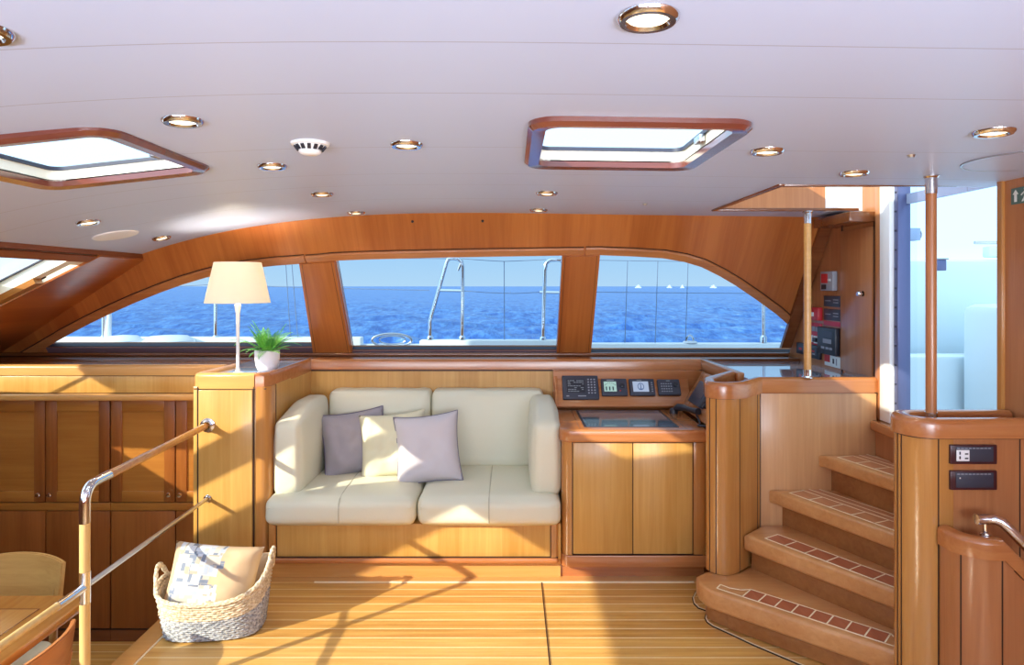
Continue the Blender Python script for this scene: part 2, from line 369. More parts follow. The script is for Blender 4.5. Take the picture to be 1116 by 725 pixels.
def link(name, mb, parent=None, org=None, angle=38):
    org = Vector(org) if org is not None else (ORG[parent.name] if parent else Vector((0,0,0)))
    bmesh.ops.translate(mb.bm, verts=mb.bm.verts[:], vec=-org)
    me = bpy.data.meshes.new(name); mb.bm.to_mesh(me); mb.bm.free()
    for m in mb.mats: me.materials.append(m)
    me.set_sharp_from_angle(angle=R(angle))
    o = bpy.data.objects.new(name, me); COL.objects.link(o)
    if parent: o.parent = parent
    else: o.location = org
    ORG[o.name] = org; return o
def props(o, label, cat, group=None, kind=None):
    if label: o['label'] = label
    if cat: o['category'] = cat
    if group: o['group'] = group
    if kind: o['kind'] = kind
    return o
def thing(name, label, cat, loc, group=None):
    o = bpy.data.objects.new(name, None); o.empty_display_size = .05; COL.objects.link(o); o.location = loc
    ORG[o.name] = Vector(loc); return props(o, label, cat, group)
def solo(name, mb, label, cat, group=None):
    vs = [v.co for v in mb.bm.verts]
    org = ((min(v.x for v in vs)+max(v.x for v in vs))/2, (min(v.y for v in vs)+max(v.y for v in vs))/2, min(v.z for v in vs))
    return props(link(name, mb, None, org), label, cat, group)
def struct(name, mb, label=None, parent=None):
    o = link(name, mb, parent)
    if not parent: o['kind'] = 'structure'
    if label: o['label'] = label; 
    if label and not parent: o['category'] = name.split('_')[0]
    return o
def copy_tree(o, parent=None):
    c = o.copy(); COL.objects.link(c)
    if parent: c.parent = parent
    for ch in list(o.children): copy_tree(ch, c)
    return c
X_, Y_, Z_ = Vector((1,0,0)), Vector((0,1,0)), Vector((0,0,1))
XB = 1.81                                            # aft bulkhead
LOW = -.56                                           # lower saloon sole
# ================================================================ SETTING
# floor of the raised saloon
fl = MB(TEAK)
fl.prism([(-1.587,-1.6),(XB,-1.6),(XB,4.1),(-1.634,4.1),(-1.634,3.33),(-1.587,3.33)], -.05, 0, TEAK)
fl.box(-1.587,-1.50,-1.6,3.33,-.04,.0035, WPALEX, .003)
fl.box(-1.496,-1.490,-1.6,3.33,-.01,.0042, HOLLY, 0)
fl.box(-1.24,.95,3.344,3.45,-.01,.0035, WPALEX, 0)
fl.box(-1.0,.92,3.339,3.3475,-.01,.0045, HOLLY, 0)
fl.box(.147,.1515,-1.6,3.338,-.01,.0043, SEAM, 0)
# curved border round the foot of the stairs
for bq in ([(766,641),(759,645),(755.5,652),(757,658),(762,663),(774,667)],[(773,667.5),(770,670),(769,674),(771.5,678.5),(777.4,682.7),(800,693),(821,703),(865,721.6),(930,749)]):
    bp = [tuple(UZ(*p,0).xy) for p in bq]
    fl.sweep(bp, [(-.003,-.01),(.003,-.01),(.003,.0043),(-.003,.0043)], HOLLY)
    fl.sweep([(x-.005,y-.005) for x, y in bp], [(-.002,-.01),(.002,-.01),(.002,.0043),(-.002,.0043)], SEAM)
struct('floor', fl)
f2 = MB(TEAK); f2.box(-3.4,-1.587,-1.6,4.2,LOW-.05,LOW,TEAK,0); struct('floor_lower', f2)
f3 = MB(WDARK); f3.box(-1.587,-1.56,-1.6,3.33,LOW,-.05,WDARK,0); struct('wall_step', f3)
# ceiling
HL = (-1.54,-.98,1.60,2.20); HR = (.04,.60,1.585,2.20); HS = (1.05,XB+.03,2.575,3.42)
holes = [HL, HR, HS]
def inset(h, d): return (h[0]+d, h[1]-d, h[2]+d, h[3]-d)
cut = [inset(HL,.03), inset(HR,.03), HS]
xs = sorted(set([round(v,4) for v in np.linspace(-2.17,1.86,44)]+[h[0] for h in cut]+[h[1] for h in cut]))
ys = sorted(set([-1.62,0,1,3.0,4.0]+[h[2] for h in cut]+[h[3] for h in cut]))
c = MB(CEIL); t = bmesh.new(); vg = {}
def gv(i, j):
    if (i,j) not in vg: vg[(i,j)] = t.verts.new((xs[i], ys[j], zc(xs[i])))
    return vg[(i,j)]
for i in range(len(xs)-1):
    for j in range(len(ys)-1):
        mx, my = (xs[i]+xs[i+1])/2, (ys[j]+ys[j+1])/2
        if any(h[0] < mx < h[1] and h[2] < my < h[3] for h in cut): continue
        t.faces.new((gv(i,j), gv(i+1,j), gv(i+1,j+1), gv(i,j+1)))
r = bmesh.ops.extrude_face_region(t, geom=t.faces[:])
for v in [g for g in r['geom'] if isinstance(g, bmesh.types.BMVert)]: v.co.z += .045
c._merge(t, CEIL); struct('ceiling', c)
# trim along the forward edge of the ceiling
ze = zc(-2.17)
tr = MB(WPLAIN); tr.box(-2.21,-2.165,-1.6,3.98,ze-.024,ze+.05,WPLAIN,.004); struct('trim_1', tr)
# window side: leaning plate with three openings
wn = Vector((0,-.746,1)).normalized()                # up the slope
wo = Vector((0,wallY(0),0)); wc = X_.cross(wn)       # points inboard/down -> make it outboard below
if wc.y < 0: wc = -wc
def wuv(px, py):
    p = UW(px, py); return (p.x, (p-wo).dot(wn))
def wv(Z): return (Vector((0,wallY(Z),Z))-wo).dot(wn)
TOPL = [(50,378.5),(75,364),(100,351),(125,339),(150,328),(175,318),(200,309),(225,301.5),(250,295.5),(275,291.3),(300,288.5),(326.5,286.5)]
W1 = TOPL+[(341.5,378.5)]
TOPM = [(366,283),(400,281.7),(440,280.6),(480,279.7),(540,278.6),(613,277.5)]
W2 = [(384,382)]+TOPM+[(606.5,382)]
TOPR = [(653,277),(690,278.4),(722,280.4),(745,284.3),(764,290),(784,300),(801,310),(823,325),(845,341),(861,355),(870,363)]
W3 = [(643.5,385)]+TOPR+[(868,385)]
outer = [(-3.4,wv(.93)),(1.84,wv(.93)),(1.84,wv(2.02)),(-2.05,wv(2.02)),(-2.05,wv(1.78)),(-3.4,wv(1.10))]
wl = MB(WARCH); wl.slab(wo, X_, wn, wc, [outer]+[[wuv(*p) for p in w] for w in (W1,W2,W3)], .05, WARCH)
struct('wall_back', wl)
# moulding that follows the arch (raised strip just above the glass)
def arch_trim(pts, w, name, ext):
    uv = [Vector((*wuv(*p),0)) for p in pts]; mb = MB(WRAIL); t = bmesh.new(); rg = []
    n = len(uv)
    for i in range(n):
        d = (uv[min(i+1,n-1)]-uv[max(i-1,0)]).normalized(); nl = Vector((-d.y,d.x,0))
        q = []
        for o, h in ((0,0),(0,-.012),(w*.85,-.016),(w,-.010),(w,0)):
            p = uv[i]+nl*o; q.append(t.verts.new(wo+X_*p.x+wn*p.y+wc*h))
        rg.append(q)
    for A, B in zip(rg, rg[1:]):
        for k in range(5): t.faces.new((A[k],A[(k+1)%5],B[(k+1)%5],B[k]))
    t.faces.new(rg[0][::-1]); t.faces.new(rg[-1]); mb._merge(t, WRAIL)
    # dark joint line above the moulding
    t = bmesh.new(); rg = []
    for i in range(n):
        d = (uv[min(i+1,n-1)]-uv[max(i-1,0)]).normalized(); nl = Vector((-d.y,d.x,0))
        rg.append([t.verts.new(wo+X_*(uv[i]+nl*o).x+wn*(uv[i]+nl*o).y-wc*.0015) for o in (w,w+.006)])
    for A, B in zip(rg, rg[1:]): t.faces.new((A[0],A[1],B[1],B[0]))
    mb._merge(t, SEAM); struct(name, mb)
arch_trim([(2,407),(28,391)]+TOPL[:-1]+[(334,286)], .052, 'trim_2', 0)
arch_trim([(335.5,285.8)]+[(350,284.6)]+TOPM+[(636,277.2)], .048, 'trim_3', 0)
arch_trim([(638,277.2)]+TOPR[:-1]+[(874,366)], .050, 'trim_4', 0)
# pillar facings between the panes
def pillar(name, tl, tr_, br, bl):
    mb = MB(WARCH)
    q = [wuv(*p) for p in (tl, tr_, br, bl)]
    mb.slab(wo-wc*.022, X_, wn, wc, [q], .022, WARCH)
    for a, b_ in ((0,3),(1,2)):
        s_ = 1 if a == 0 else -1
        l = [(q[a][0]+s_*.016,q[a][1]),(q[a][0]+s_*.0185,q[a][1]),(q[b_][0]+s_*.0185,q[b_][1]),(q[b_][0]+s_*.016,q[b_][1])]
        mb.slab(wo-wc*.0228, X_, wn, wc, [l], .002, SEAM)
    struct(name, mb)
pillar('trim_5', (327,286),(365,283.5),(384.5,389),(343,389))
pillar('trim_6', (612.5,277.6),(653.5,277),(643,390),(606,390))
def pane(name, w):
    mb = MB(TINT); q = [wuv(*p) for p in w]
    t = bmesh.new(); f = t.faces.new([t.verts.new(wo+X_*u+wn*v+wc*.03) for u, v in q]); mb._merge(t, TINT, False)
    # dark gasket along the lower edge
    a, b_ = (q[0], q[-1])
    g = MB(GASKET); g.slab(wo+wc*.004, X_, wn, wc, [[(a[0],a[1]),(b_[0],b_[1]),(b_[0],b_[1]+.004),(a[0],a[1]+.004)]], .03, GASKET)
    sl0 = MB(SILLM); sl0.slab(wo-wc*.004, X_, wn, wc, [[(a[0],a[1]-.05),(b_[0],b_[1]-.05),(b_[0],b_[1]-.001),(a[0],a[1]-.001)]], .004, SILLM)
    o = struct(name, mb); link('gasket', g, o); link('sill', sl0, o)
pane('window_1', W1); pane('window_2', W2); pane('window_3', W3)
# ledge under the windows
ld = MB(WDARK); ld.box(-3.35,1.80,4.13,4.41,1.0,1.047,WDARK,.006)
ld.box(-3.35,1.80,4.27,4.36,1.047,1.068,WDARK,.006)
struct('trim_7', ld)
# lower wall behind the furniture, with its capping rail
lw = MB(WPAN); lw.box(-1.25,XB,4.09,4.16,0,.99,WPAN,0); struct('wall_back_lower', lw)
cp = MB(WRAIL); cp.sweep([(-1.25,4.11),(1.2,4.11)], capprof(.07,.985,1.05), WRAIL)
cp.box(-1.24,1.2,4.083,4.09,.975,.985,SEAM,0); struct('trim_8', cp)
w5 = MB(WDARK); w5.box(-3.4,-1.25,4.2,4.25,LOW,1.02,WDARK,0); struct('wall_back_saloon', w5)
# forward windscreen, sloping up and aft
so = Vector((-2.2,0,1.65)); su = Vector((1,0,.5)).normalized(); sn = Vector((.5,0,-1)).normalized()  # su up-slope, sn inward
def sv(X): return (X+2.2)*math.sqrt(1.25)
WS = [(2.365,3.335),(2.055,2.27),(.10,1.65),(-1.4,-.05)]
smb = MB(WARMW)
outer = [(-1.6,sv(-3.45)),(4.35,sv(-3.45)),(4.05,sv(-2.20)),(-1.6,sv(-2.20))]
hl = [outer]
WA = [(2.365,sv(-2.235)),(2.365,sv(-3.27)),(3.09,sv(-3.27)),(2.88,sv(-3.0)),(2.93,sv(-2.52)),(3.13,sv(-2.43)),(3.335,sv(-2.60)),(3.335,sv(-2.235))]  # outline shaped for light: the solid out-of-view corner shades the sideboard
hl.append(WA)
for a, b_ in WS[1:]: hl.append([(a,sv(-3.27)),(b_,sv(-3.27)),(b_,sv(-2.235)),(a,sv(-2.235))])
QL = [(3.47,sv(-2.80)),(3.47,sv(-2.28)),(3.405,sv(-2.28)),(3.405,sv(-2.72)),(3.38,sv(-2.74)),(3.195,sv(-2.95)),(3.195,sv(-3.0)),(3.45,sv(-3.33)),(3.66,sv(-3.33)),(3.66,sv(-3.0))]  # lower part added out of view, shaped to throw sun onto the sideboard
hl.append(QL)
smb.slab(so, Y_, su, -sn, hl, .068, WARMW)
struct('wall_left', smb)
# wood facing on the windscreen side + dark gap, as seen from inside
wf = MB(WARCH)
wf.slab(so+sn*.012, Y_, su, -sn, [[(3.47,sv(-2.78)),(3.70,sv(-3.0)),(3.70,sv(-3.4)),(4.33,sv(-3.4)),(4.0,sv(-2.17)),(3.47,sv(-2.17))]], .012, WARCH)
wf.slab(so+sn*.03, Y_, su, -sn, [[(3.335,sv(-2.70)),(3.395,sv(-2.70)),(3.395,sv(-2.42)),(3.335,sv(-2.42))]], .03, WDOOR)
wf.slab(so+sn*.006, Y_, su, -sn, [[(3.395,sv(-2.70)),(3.403,sv(-2.70)),(3.403,sv(-2.4)),(3.395,sv(-2.4))]], .006, SEAM)
wf.slab(so-sn*.055, Y_, su, -sn, [[(3.318,sv(-3.2)),(3.334,sv(-3.2)),(3.334,sv(-2.24)),(3.318,sv(-2.24))]], .006, GASKET)
wf.slab(so+sn*.008, Y_, su, -sn, [[(-1.6,sv(-2.236)),(3.47,sv(-2.236)),(3.47,sv(-2.18)),(-1.6,sv(-2.18))]], .008, WPLAIN)
struct('trim_9', wf)
for k, (a, b_) in enumerate(WS):
    mb = MB(CLEAR); t = bmesh.new()
    t.faces.new([t.verts.new(so-sn*.062+Y_*y+su*v) for y, v in (WA if k == 0 else ((a,sv(-3.27)),(b_,sv(-3.27)),(b_,sv(-2.235)),(a,sv(-2.235))))]); mb._merge(t, CLEAR, False)
    struct('window_%d' % (4+k), mb)
mb = MB(CLEAR); mb.poly3([so-sn*.062+Y_*y+su*v for y, v in QL], CLEAR); struct('window_9', mb)
fw = MB(WDARK); fw.box(-3.45,-3.38,-1.6,4.3,LOW,1.12,WDARK,0); struct('wall_left_lower', fw)
# aft bulkhead with doorway
bk = MB(WBULK)
loops = [[(-1.6,-.05),(4.3,-.05),(4.3,2.2),(-1.6,2.2)], [(2.44,.85),(3.245,.85),(3.245,2.12),(2.44,2.12)]]
bk.slab(Vector((XB,0,0)), Y_, Z_, X_, loops, .06, WBULK); struct('wall_right', bk)
# locker door on the bulkhead beside the doorway
ld = MB(WBULK); ld.box(XB-.012,XB-.0005,3.30,3.62,1.045,1.80,WBULK,.003)
ld.box(XB-.004,XB-.0002,3.615,3.626,1.03,1.86,SEAM,0); ld.box(XB-.004,XB-.0002,3.292,3.302,1.03,1.86,SEAM,0)
lt = thing('locker_door','cherry wood locker door with a small round knob, right of the red alarm box','locker door',(XB,3.46,1.045))
link('door_panel', ld, lt)
kb = MB(CHROME); kb.lathe([(0,.03),(.010,.03),(.014,.024),(.014,.016),(.006,.010),(.006,0),(.014,0)], (XB-.012,3.385,1.461), -X_, CHROME); link('knob', kb, lt)
tp = MB(WDARK); tp.box(XB-.14,XB-.005,3.27,3.66,1.82,1.87,WDARK,.004); struct('trim_10', tp)
# raking frame where window side meets the bulkhead
rk = MB(WDARK); 
rk.slab(Vector((XB-.07,0,0)), Y_, Z_, X_, [[(wallY(1.87)-.005,1.87),(wallY(1.10)-.005,1.10),(wallY(1.10)-.035,1.10),(wallY(1.87)-.035,1.87)]], .065, WDARK); struct('trim_11', rk)
# opposite side behind the viewpoint: wall with long windows
ow = MB(WARCH)
loops = [[(-3.45,LOW),(XB,LOW),(XB,2.0),(-2.15,2.0),(-2.15,1.66),(-3.45,1.05)]]
OPW = [(-2.2,-1.05),(-.9,.35),(.5,1.65)]
for a, b_ in OPW: loops.append([(a,.95),(b_,.95),(b_,1.60 if a < -2 else 1.78),(a,1.60 if a < -2 else 1.78)])
ow.slab(Vector((0,-1.6,0)), X_, Z_, -Y_, loops, .05, WARCH); struct('wall_front', ow)
# ================================================================ CEILING FITTINGS
def hatch(h, label):
    cxm = (h[0]+h[1])/2; zz = zc(cxm); T = thing('ceiling_hatch', label, 'hatch', (cxm,(h[2]+h[3])/2,zz-.02))
    sl = (zc(h[1])-zc(h[0]))/(h[1]-h[0])
    fz = lambda x, y, z: Vector((x,y,z+zz+sl*(x-cxm)))
    n = 7; o = rr(h[0],h[1],h[2],h[3],.075,n); i_ = rr(h[0]+.045,h[1]-.045,h[2]+.045,h[3]-.045,.04,n)
    mb = MB(HFRAME); t = bmesh.new(); N_ = len(o); rg = []
    for k in range(N_):
        ox, oy = o[k]; ix, iy = i_[k]; mxx, mxy = (ox*.75+ix*.25, oy*.75+iy*.25)
        rg.append([t.verts.new(fz(ox,oy,.004)), t.verts.new(fz(ox,oy,-.012)), t.verts.new(fz(mxx,mxy,-.022)), t.verts.new(fz(ix,iy,-.018)), t.verts.new(fz(ix,iy,.004))])
    for k in range(N_):
        A, B = rg[k], rg[(k+1)%N_]
        for q in range(5): t.faces.new((A[q],A[(q+1)%5],B[(q+1)%5],B[q]))
    mb._merge(t, HFRAME); link('frame', mb, T)
    ln = MB(WARMW); t = bmesh.new(); lo = [t.verts.new(fz(x,y,.0)) for x, y in i_]
    mid = [t.verts.new(fz(x,y,.042)) for x, y in i_]
    for k in range(N_): t.faces.new((lo[k], lo[(k+1)%N_], mid[(k+1)%N_], mid[k]))
    ln._merge(t, WARMW); link('lining', ln, T)
    g2 = rr(h[0]+.052,h[1]-.052,h[2]+.052,h[3]-.052,.035,n)
    gk = MB(GASKET); t = bmesh.new(); A_ = [t.verts.new(fz(x,y,.034)) for x, y in i_]; B_ = [t.verts.new(fz(x,y,.034)) for x, y in g2]; C_ = [t.verts.new(fz(x,y,.046)) for x, y in g2]
    for k in range(N_):
        t.faces.new((A_[k],A_[(k+1)%N_],B_[(k+1)%N_],B_[k])); t.faces.new((B_[k],B_[(k+1)%N_],C_[(k+1)%N_],C_[k]))
    gk._merge(t, GASKET); link('gasket', gk, T)
    gl = MB(HATCHG); gl.poly3([fz(x,y,.044) for x, y in i_], HATCHG); link('pane', gl, T)
    lt_ = MB(STEEL); lt_.box(h[1]-.066,h[1]-.048,h[2]+.3,h[2]+.36,zz+.008,zz+.03,STEEL,.004); link('latch', lt_, T)
hatch(HL, 'wood framed skylight hatch at the left, its frame cut by the edge of the photo')
hatch(HR, 'wood framed skylight hatch in the middle of the ceiling, all of its frame in view')
# companionway hood above the stairs
hd = MB(WBULK)
z0 = zc(1.4)
hd.box(1.62,XB,3.414,3.45,z0-.004,2.3,WHITEP,0); hd.box(1.05,1.62,3.414,3.45,z0-.002,2.3,WBULK,0)
hd.box(1.02,1.056,2.55,3.45,zc(1.05)+.01,2.3,WHITEP,0); hd.box(1.05,XB,2.545,2.581,zc(1.5)+.01,2.3,WHITEP,0)
struct('trim_12', hd)
ht = MB(WDARK); ht.box(1.035,1.058,2.56,3.43,zc(1.05)-.008,zc(1.05)+.03,WDARK,.003)
ht.box(1.05,1.79,2.562,2.584,zc(1.5)-.004,zc(1.5)+.02,WDARK,.003); ht.box(1.05,1.79,3.409,3.424,zc(1.5)-.002,zc(1.5)+.012,WDARK,.002); struct('trim_13', ht)
hg = MB(HATCHG); hg.box(1.03,XB+.05,2.56,3.44,2.27,2.28,HATCHG,0); struct('window_8', hg)
# downlights
DL = [(706,18,'big one nearest the viewer at the top of the photo'),(199,131,'behind the left hatch, left of the smoke detector'),
      (443,157,'between the smoke detector and the right hatch'),(296.5,180.5,'just below the smoke detector'),
      (351,211,'above the left end of the wood arch, second row'),(388,231.5,'close to the arch above the left window pillar'),
      (596,210,'just beyond the right hatch frame'),(587,228.5,'close to the arch left of the right window pillar'),
      (836,164,'right of the right hatch frame'),(931,188,'above the companionway opening, nearest to it'),
      (1083,143,'rightmost one, above the exit door'),(96,242,'beside the round white speaker cover, toward the left'),
      (176,259,'beside the round white speaker cover, toward the arch'),(-24,33,'cut by the left edge of the photo')]
def spot(name, e, ang, parent, z=-.03, col=(1,.92,.8)):
    l = bpy.data.lights.new(name,'SPOT'); l.energy = e; l.spot_size = R(ang); l.spot_blend = .8; l.color = col; l.shadow_soft_size = .03
    o = bpy.data.objects.new(name, l); COL.objects.link(o); o.parent = parent; o.location = (0,0,z); return o
D0 = thing('downlight', '', 'ceiling light', (0,0,0), 'recessed ceiling downlights')
mb = MB(CHROME); mb.lathe([(.030,-.004),(.034,-.010),(.042,-.010),(.047,-.005),(.048,.002)], (0,0,0), Z_, CHROME, 32); link('trim_ring', mb, D0)
mb = MB(LENS); mb.lathe([(0,-.0075),(.02,-.007),(.033,-.004)], (0,0,0), Z_, LENS, 32); link('lens', mb, D0)
spot('bulb', 2.4, 150, D0)
BACKL = [(-1.2,.3),(.2,-.4),(1.2,.5),(-.6,-1.0),(1.0,-1.0)]
for k, (px, py, w) in enumerate(DL):
    o = D0 if k == 0 else copy_tree(D0); p = UC(px, py); o.location = p
    e = 2e-2; nx = -(zc(p.x+e)-zc(p.x-e))/(2*e); o.rotation_euler = (0, math.atan(nx), 0)
    o['label'] = 'round chrome ceiling downlight, '+w
# smoke detector
p = UC(338,156); sd = thing('smoke_detector','small white dome smoke detector on the ceiling','smoke detector',p)
mb = MB(WHITEP); mb.lathe([(0,-.034),(.020,-.034),(.028,-.030),(.032,-.024)], p, Z_, WHITEP); mb.lathe([(.044,-.008),(.052,-.006),(.056,.004)], p, Z_, WHITEP)
mb.lathe([(.032,-.024),(.030,-.020),(.040,-.012),(.044,-.008)], p, Z_, WHITEP)
link('cover', mb, sd)
mb = MB(BLACKP)
for k in range(14):
    a = 2*math.pi*k/14; d = Vector((math.cos(a),math.sin(a),0)); tq = Vector((-d.y,d.x,0)); sl = (d*.012+Z_*.016).normalized(); nn = tq.cross(sl)
    mb.obox(p+d*.034-Z_*.022, tq, sl, nn, -.0048,.0048,.001,.016,-.002,.0022,BLACKP,0)
link('vent', mb, sd)
# ceiling speaker covers
p = UC(126,256); e_ = .02; tn = Vector(((zc(p.x+e_)-zc(p.x-e_))/(2*e_),0,-1)).normalized(); mb = MB(WHITEP); mb.lathe([(0,.008),(.08,.008),(.098,.006),(.104,-.004)], p, tn, WHITEP, 40)
o = solo('speaker_cover', mb, 'round white flush speaker cover on the ceiling by the arch','speaker')
p = Vector((1.62,2.05,zc(1.5)-.002)); mb = MB(CEILP); mb.lathe([(0,-.001),(.183,-.001),(.185,.002)], p, Z_, CEILP, 48)
mb.lathe([(.185,-.0015),(.190,-.0015),(.190,.004)], p, Z_, STEEL, 48)
solo('speaker_cover', mb, 'large round ceiling speaker cover in front of the exit door','speaker')
for (px, py, w) in ((703,222,'between the right hatch and the arch'),(993,169,'beside the rightmost downlight')):
    p = UC(px,py); mb = MB(GREYP); mb.lathe([(0,-.008),(.008,-.008),(.012,0)], p, Z_, STEEL, 16); solo('ceiling_stud', mb, 'tiny steel stud in the ceiling '+w, 'stud')
for (px, py) in ((449.5,241.5),(526,241)):
    p = UW(px,py); mb = MB(BLACKP); mb.lathe([(0,.006),(.006,.006),(.008,0)], p, -wc, BLACKP, 12); solo('arch_button', mb, 'small dark button on the wood arch, '+('left one' if px < 500 else 'right one')+' of the two', 'button')
# ================================================================ SIDE STAND WITH LAMP AND PLANT
ST = thing('side_cabinet','tall narrow cherry wood cabinet beside the sofa, holding lamp and fern','cabinet',(-1.44,3.7,0))
mb = MB(WPAN); mb.box(-1.634,-1.30,3.385,4.09,0,.985,WPAN,.004)
mb.box(-1.30,-1.243,3.43,4.09,0,.985,WPANX,0); link('body', mb, ST)
mb = MB(WPAN); mb.box(-1.603,-1.328,3.376,3.39,.012,.968,WPAN,.002); link('front_panel', mb, ST)
mb = MB(WPOST); pp = [(-1.31,3.378)]+[(-1.292+.05*math.sin(R(a)),3.428-.05*math.cos(R(a))) for a in range(0,91,10)]+[(-1.242,3.47),(-1.31,3.47)]
mb.prism(pp, 0, .985, WPOST); mb.box(-1.323,-1.319,3.375,3.39,.0,.985,SEAM,0); mb.box(-1.609,-1.605,3.3745,3.39,0,.985,SEAM,0); mb.box(-1.25,-1.2405,3.475,3.479,0,.985,SEAM,0); link('corner_post', mb, ST)
mb = MB(WRAIL); path = [(-1.60,4.0),(-1.61,3.43),(-1.605,3.405),(-1.58,3.40),(-1.31,3.40),(-1.275,3.41),(-1.26,3.44),(-1.26,4.09)]
mb.sweep([(-1.590,3.80),(-1.611,3.45),(-1.609,3.412),(-1.590,3.398),(-1.318,3.398)], capprof(.045,.975,1.055), WPALEX); mb.sweep([(-1.318,3.398),(-1.285,3.406),(-1.268,3.432),(-1.262,4.11)], capprof(.045,.975,1.055), WRAIL); mb.box(-1.63,-1.26,3.383,3.43,.971,.976,SEAM,0); link('cap_rail', mb, ST)
mb = MB(TOPBLUE); mb.prism([(-1.60,3.41),(-1.28,3.41),(-1.27,4.13),(-1.62,4.13)], .98, 1.037, TOPBLUE); link('worktop', mb, ST)
# table lamp
lp = Vector((-1.44,3.47,1.037)); LT = thing('table_lamp','white table lamp with tapered cloth shade and slim white stem','lamp',lp)
mb = MB(WHITEP); mb.lathe([(0,0),(.042,0),(.042,.004),(.030,.008),(.012,.016),(.008,.04),(.0085,.2),(.011,.32),(.017,.365),(.006,.372)], lp, Z_, WHITEP, 32); link('stem', mb, LT)
mb = MB(SHADE); mb.lathe([(.163,.375),(.117,.588),(.115,.588),(.161,.375)], lp, Z_, SHADE, 48); link('lamp_shade', mb, LT)
l = bpy.data.lights.new('bulb','POINT'); l.energy = 8; l.color = (1,.84,.64); l.shadow_soft_size = .03
o = bpy.data.objects.new('bulb', l); COL.objects.link(o); o.parent = LT; o.location = (0,0,.50)
# potted fern
fp = Vector((-1.345,3.63,1.037)); FT = thing('potted_fern','green fern in a small white pot beside the table lamp','plant',fp)
mb = MB(CERAMIC); mb.lathe([(0,0),(.042,0),(.050,.004),(.060,.03),(.0655,.07),(.066,.112),(.061,.112),(.060,.095),(.0,.093)], fp, Z_, CERAMIC, 36); link('pot', mb, FT)
mb = MB(SOIL); mb.lathe([(0,.101),(.03,.100),(.0605,.096)], fp, Z_, SOIL, 20); link('soil', mb, FT)
random.seed(11)
for k in range(42):
    az = k*2.399+random.uniform(-.3,.3); el = random.uniform(.3,1.4); ln = random.uniform(.12,.20) if el > .7 else random.uniform(.10,.15)
    d = Vector((math.cos(az)*math.cos(el), math.sin(az)*math.cos(el), math.sin(el))); p = fp+Vector((math.cos(az)*.02, math.sin(az)*.02, .10)); pts = [p.copy()]
    ns = 15; droop = random.uniform(.5,1.5)
    for i in range(ns): d = (d+Vector((0,0,-droop*1.5/ns/ (1.0))) *(.35+.9*i/ns)).normalized() if True else d; p = p+d*ln/ns; pts.append(p.copy())
    mat = LEAF if k % 3 else LEAF2; mb = MB(mat); mb.tube(pts, .0012, mat, 5)
    t = bmesh.new()
    for i in range(3, len(pts)):
        dd = (pts[i]-pts[i-1]).normalized(); sd_ = dd.cross(Z_); sd_ = sd_.normalized() if sd_.length > .01 else X_.copy(); upn = sd_.cross(dd)
        f_ = i/(len(pts)-1); ll = .026*math.sin(math.pi*min(1,.18+.86*f_))**.8+.004; wl_ = .0038
        for s_ in (-1,1):
            b0 = pts[i]; tip = b0+sd_*s_*ll+dd*ll*.45-upn*ll*.15; md = b0+(tip-b0)*.4
            t.faces.new([t.verts.new(q) for q in (b0, md+dd*wl_+upn*.001, tip, md-dd*wl_*.8+upn*.001)])
    mb._merge(t, mat, False); link('frond', mb, FT)
# ================================================================ SALOON SIDEBOARD (left)
wt = thing('sideboard_top','long cherry wood worktop with moulded front edge along the dining saloon','worktop',(-2.5,3.95,.84))
mb = MB(WPALEX); mb.prism([(-3.37,3.80),(-1.64,3.80),(-1.64,4.2),(-3.37,4.2)], .99, 1.03, WRAIL)
mb.sweep([(-3.37,3.806),(-1.645,3.806)], capprof(.05,.988,1.05,.02), WPALEX); link('worktop', mb, wt)
mb = MB(WPALEX); mb.box(-3.37,-1.64,3.785,4.19,.888,.984,WPAN,.002); mb.box(-3.37,-1.64,3.79,3.82,.983,.989,SEAM,0); mb.box(-3.37,-1.64,3.79,3.82,.884,.889,SEAM,0); link('frieze', mb, wt)
mb = MB(WPALEX); mb.box(-3.37,-1.64,3.776,4.19,.842,.884,WPALEX,.014,4); link('moulding', mb, wt)
def cab(x0, x1, label, kn):
    T = thing('saloon_cabinet', label, 'cabinet', ((x0+x1)/2,4.0,LOW))
    mb = MB(WDARK); mb.box(x0,x1,3.845,4.19,LOW,.84,WDARK,0); mb.box(x0,x1,3.825,3.86,.20,.245,WDOOR,.003); mb.box(x0,x1,3.825,3.86,LOW+.07,LOW+.075,SEAM,0); link('body', mb, T)
    xm = (x0+x1)/2
    for a, b_, kx in ((x0,xm,xm-.032),(xm,x1,xm+.032)):
        a += .0035; b_ -= .0035
        mb = MB(WDOORV); w = .062
        mb.box(a,a+w,3.822,3.845,.25,.838,WDOORV,.002); mb.box(b_-w,b_,3.822,3.845,.25,.838,WDOORV,.002)
        mb.box(a+w,b_-w,3.822,3.845,.25,.25+w,WDOOR,.002); mb.box(a+w,b_-w,3.822,3.845,.838-w,.838,WDOOR,.002); mb.box(a+w-.005,b_-w+.005,3.83,3.845,.25+w-.005,.838-w+.005,WDOOR,0)
        d = link('door', mb, T)
        k_ = MB(CHROME); k_.lathe([(.005,0),(.005,.008),(.012,.012),(.0135,.018),(.011,.023),(0,.024)], (kx,3.822,.295), -Y_, CHROME, 18); link('knob', k_, d)
        mb = MB(WDOORV); mb.box(a,b_,3.825,3.845,LOW+.078,.196,WDOORV,.002); link('lower_door', mb, T)
    mb = MB(WDARK); mb.box(x0,x1,3.828,3.85,LOW,LOW+.066,WDARK,0); link('plinth', mb, T)
cab(-2.324,-1.64+.068,'two-door cherry cabinet under the worktop, the one next to the side cabinet',0)
cab(-3.075,-2.326,'two-door cherry cabinet under the worktop at the left edge of the photo',0)
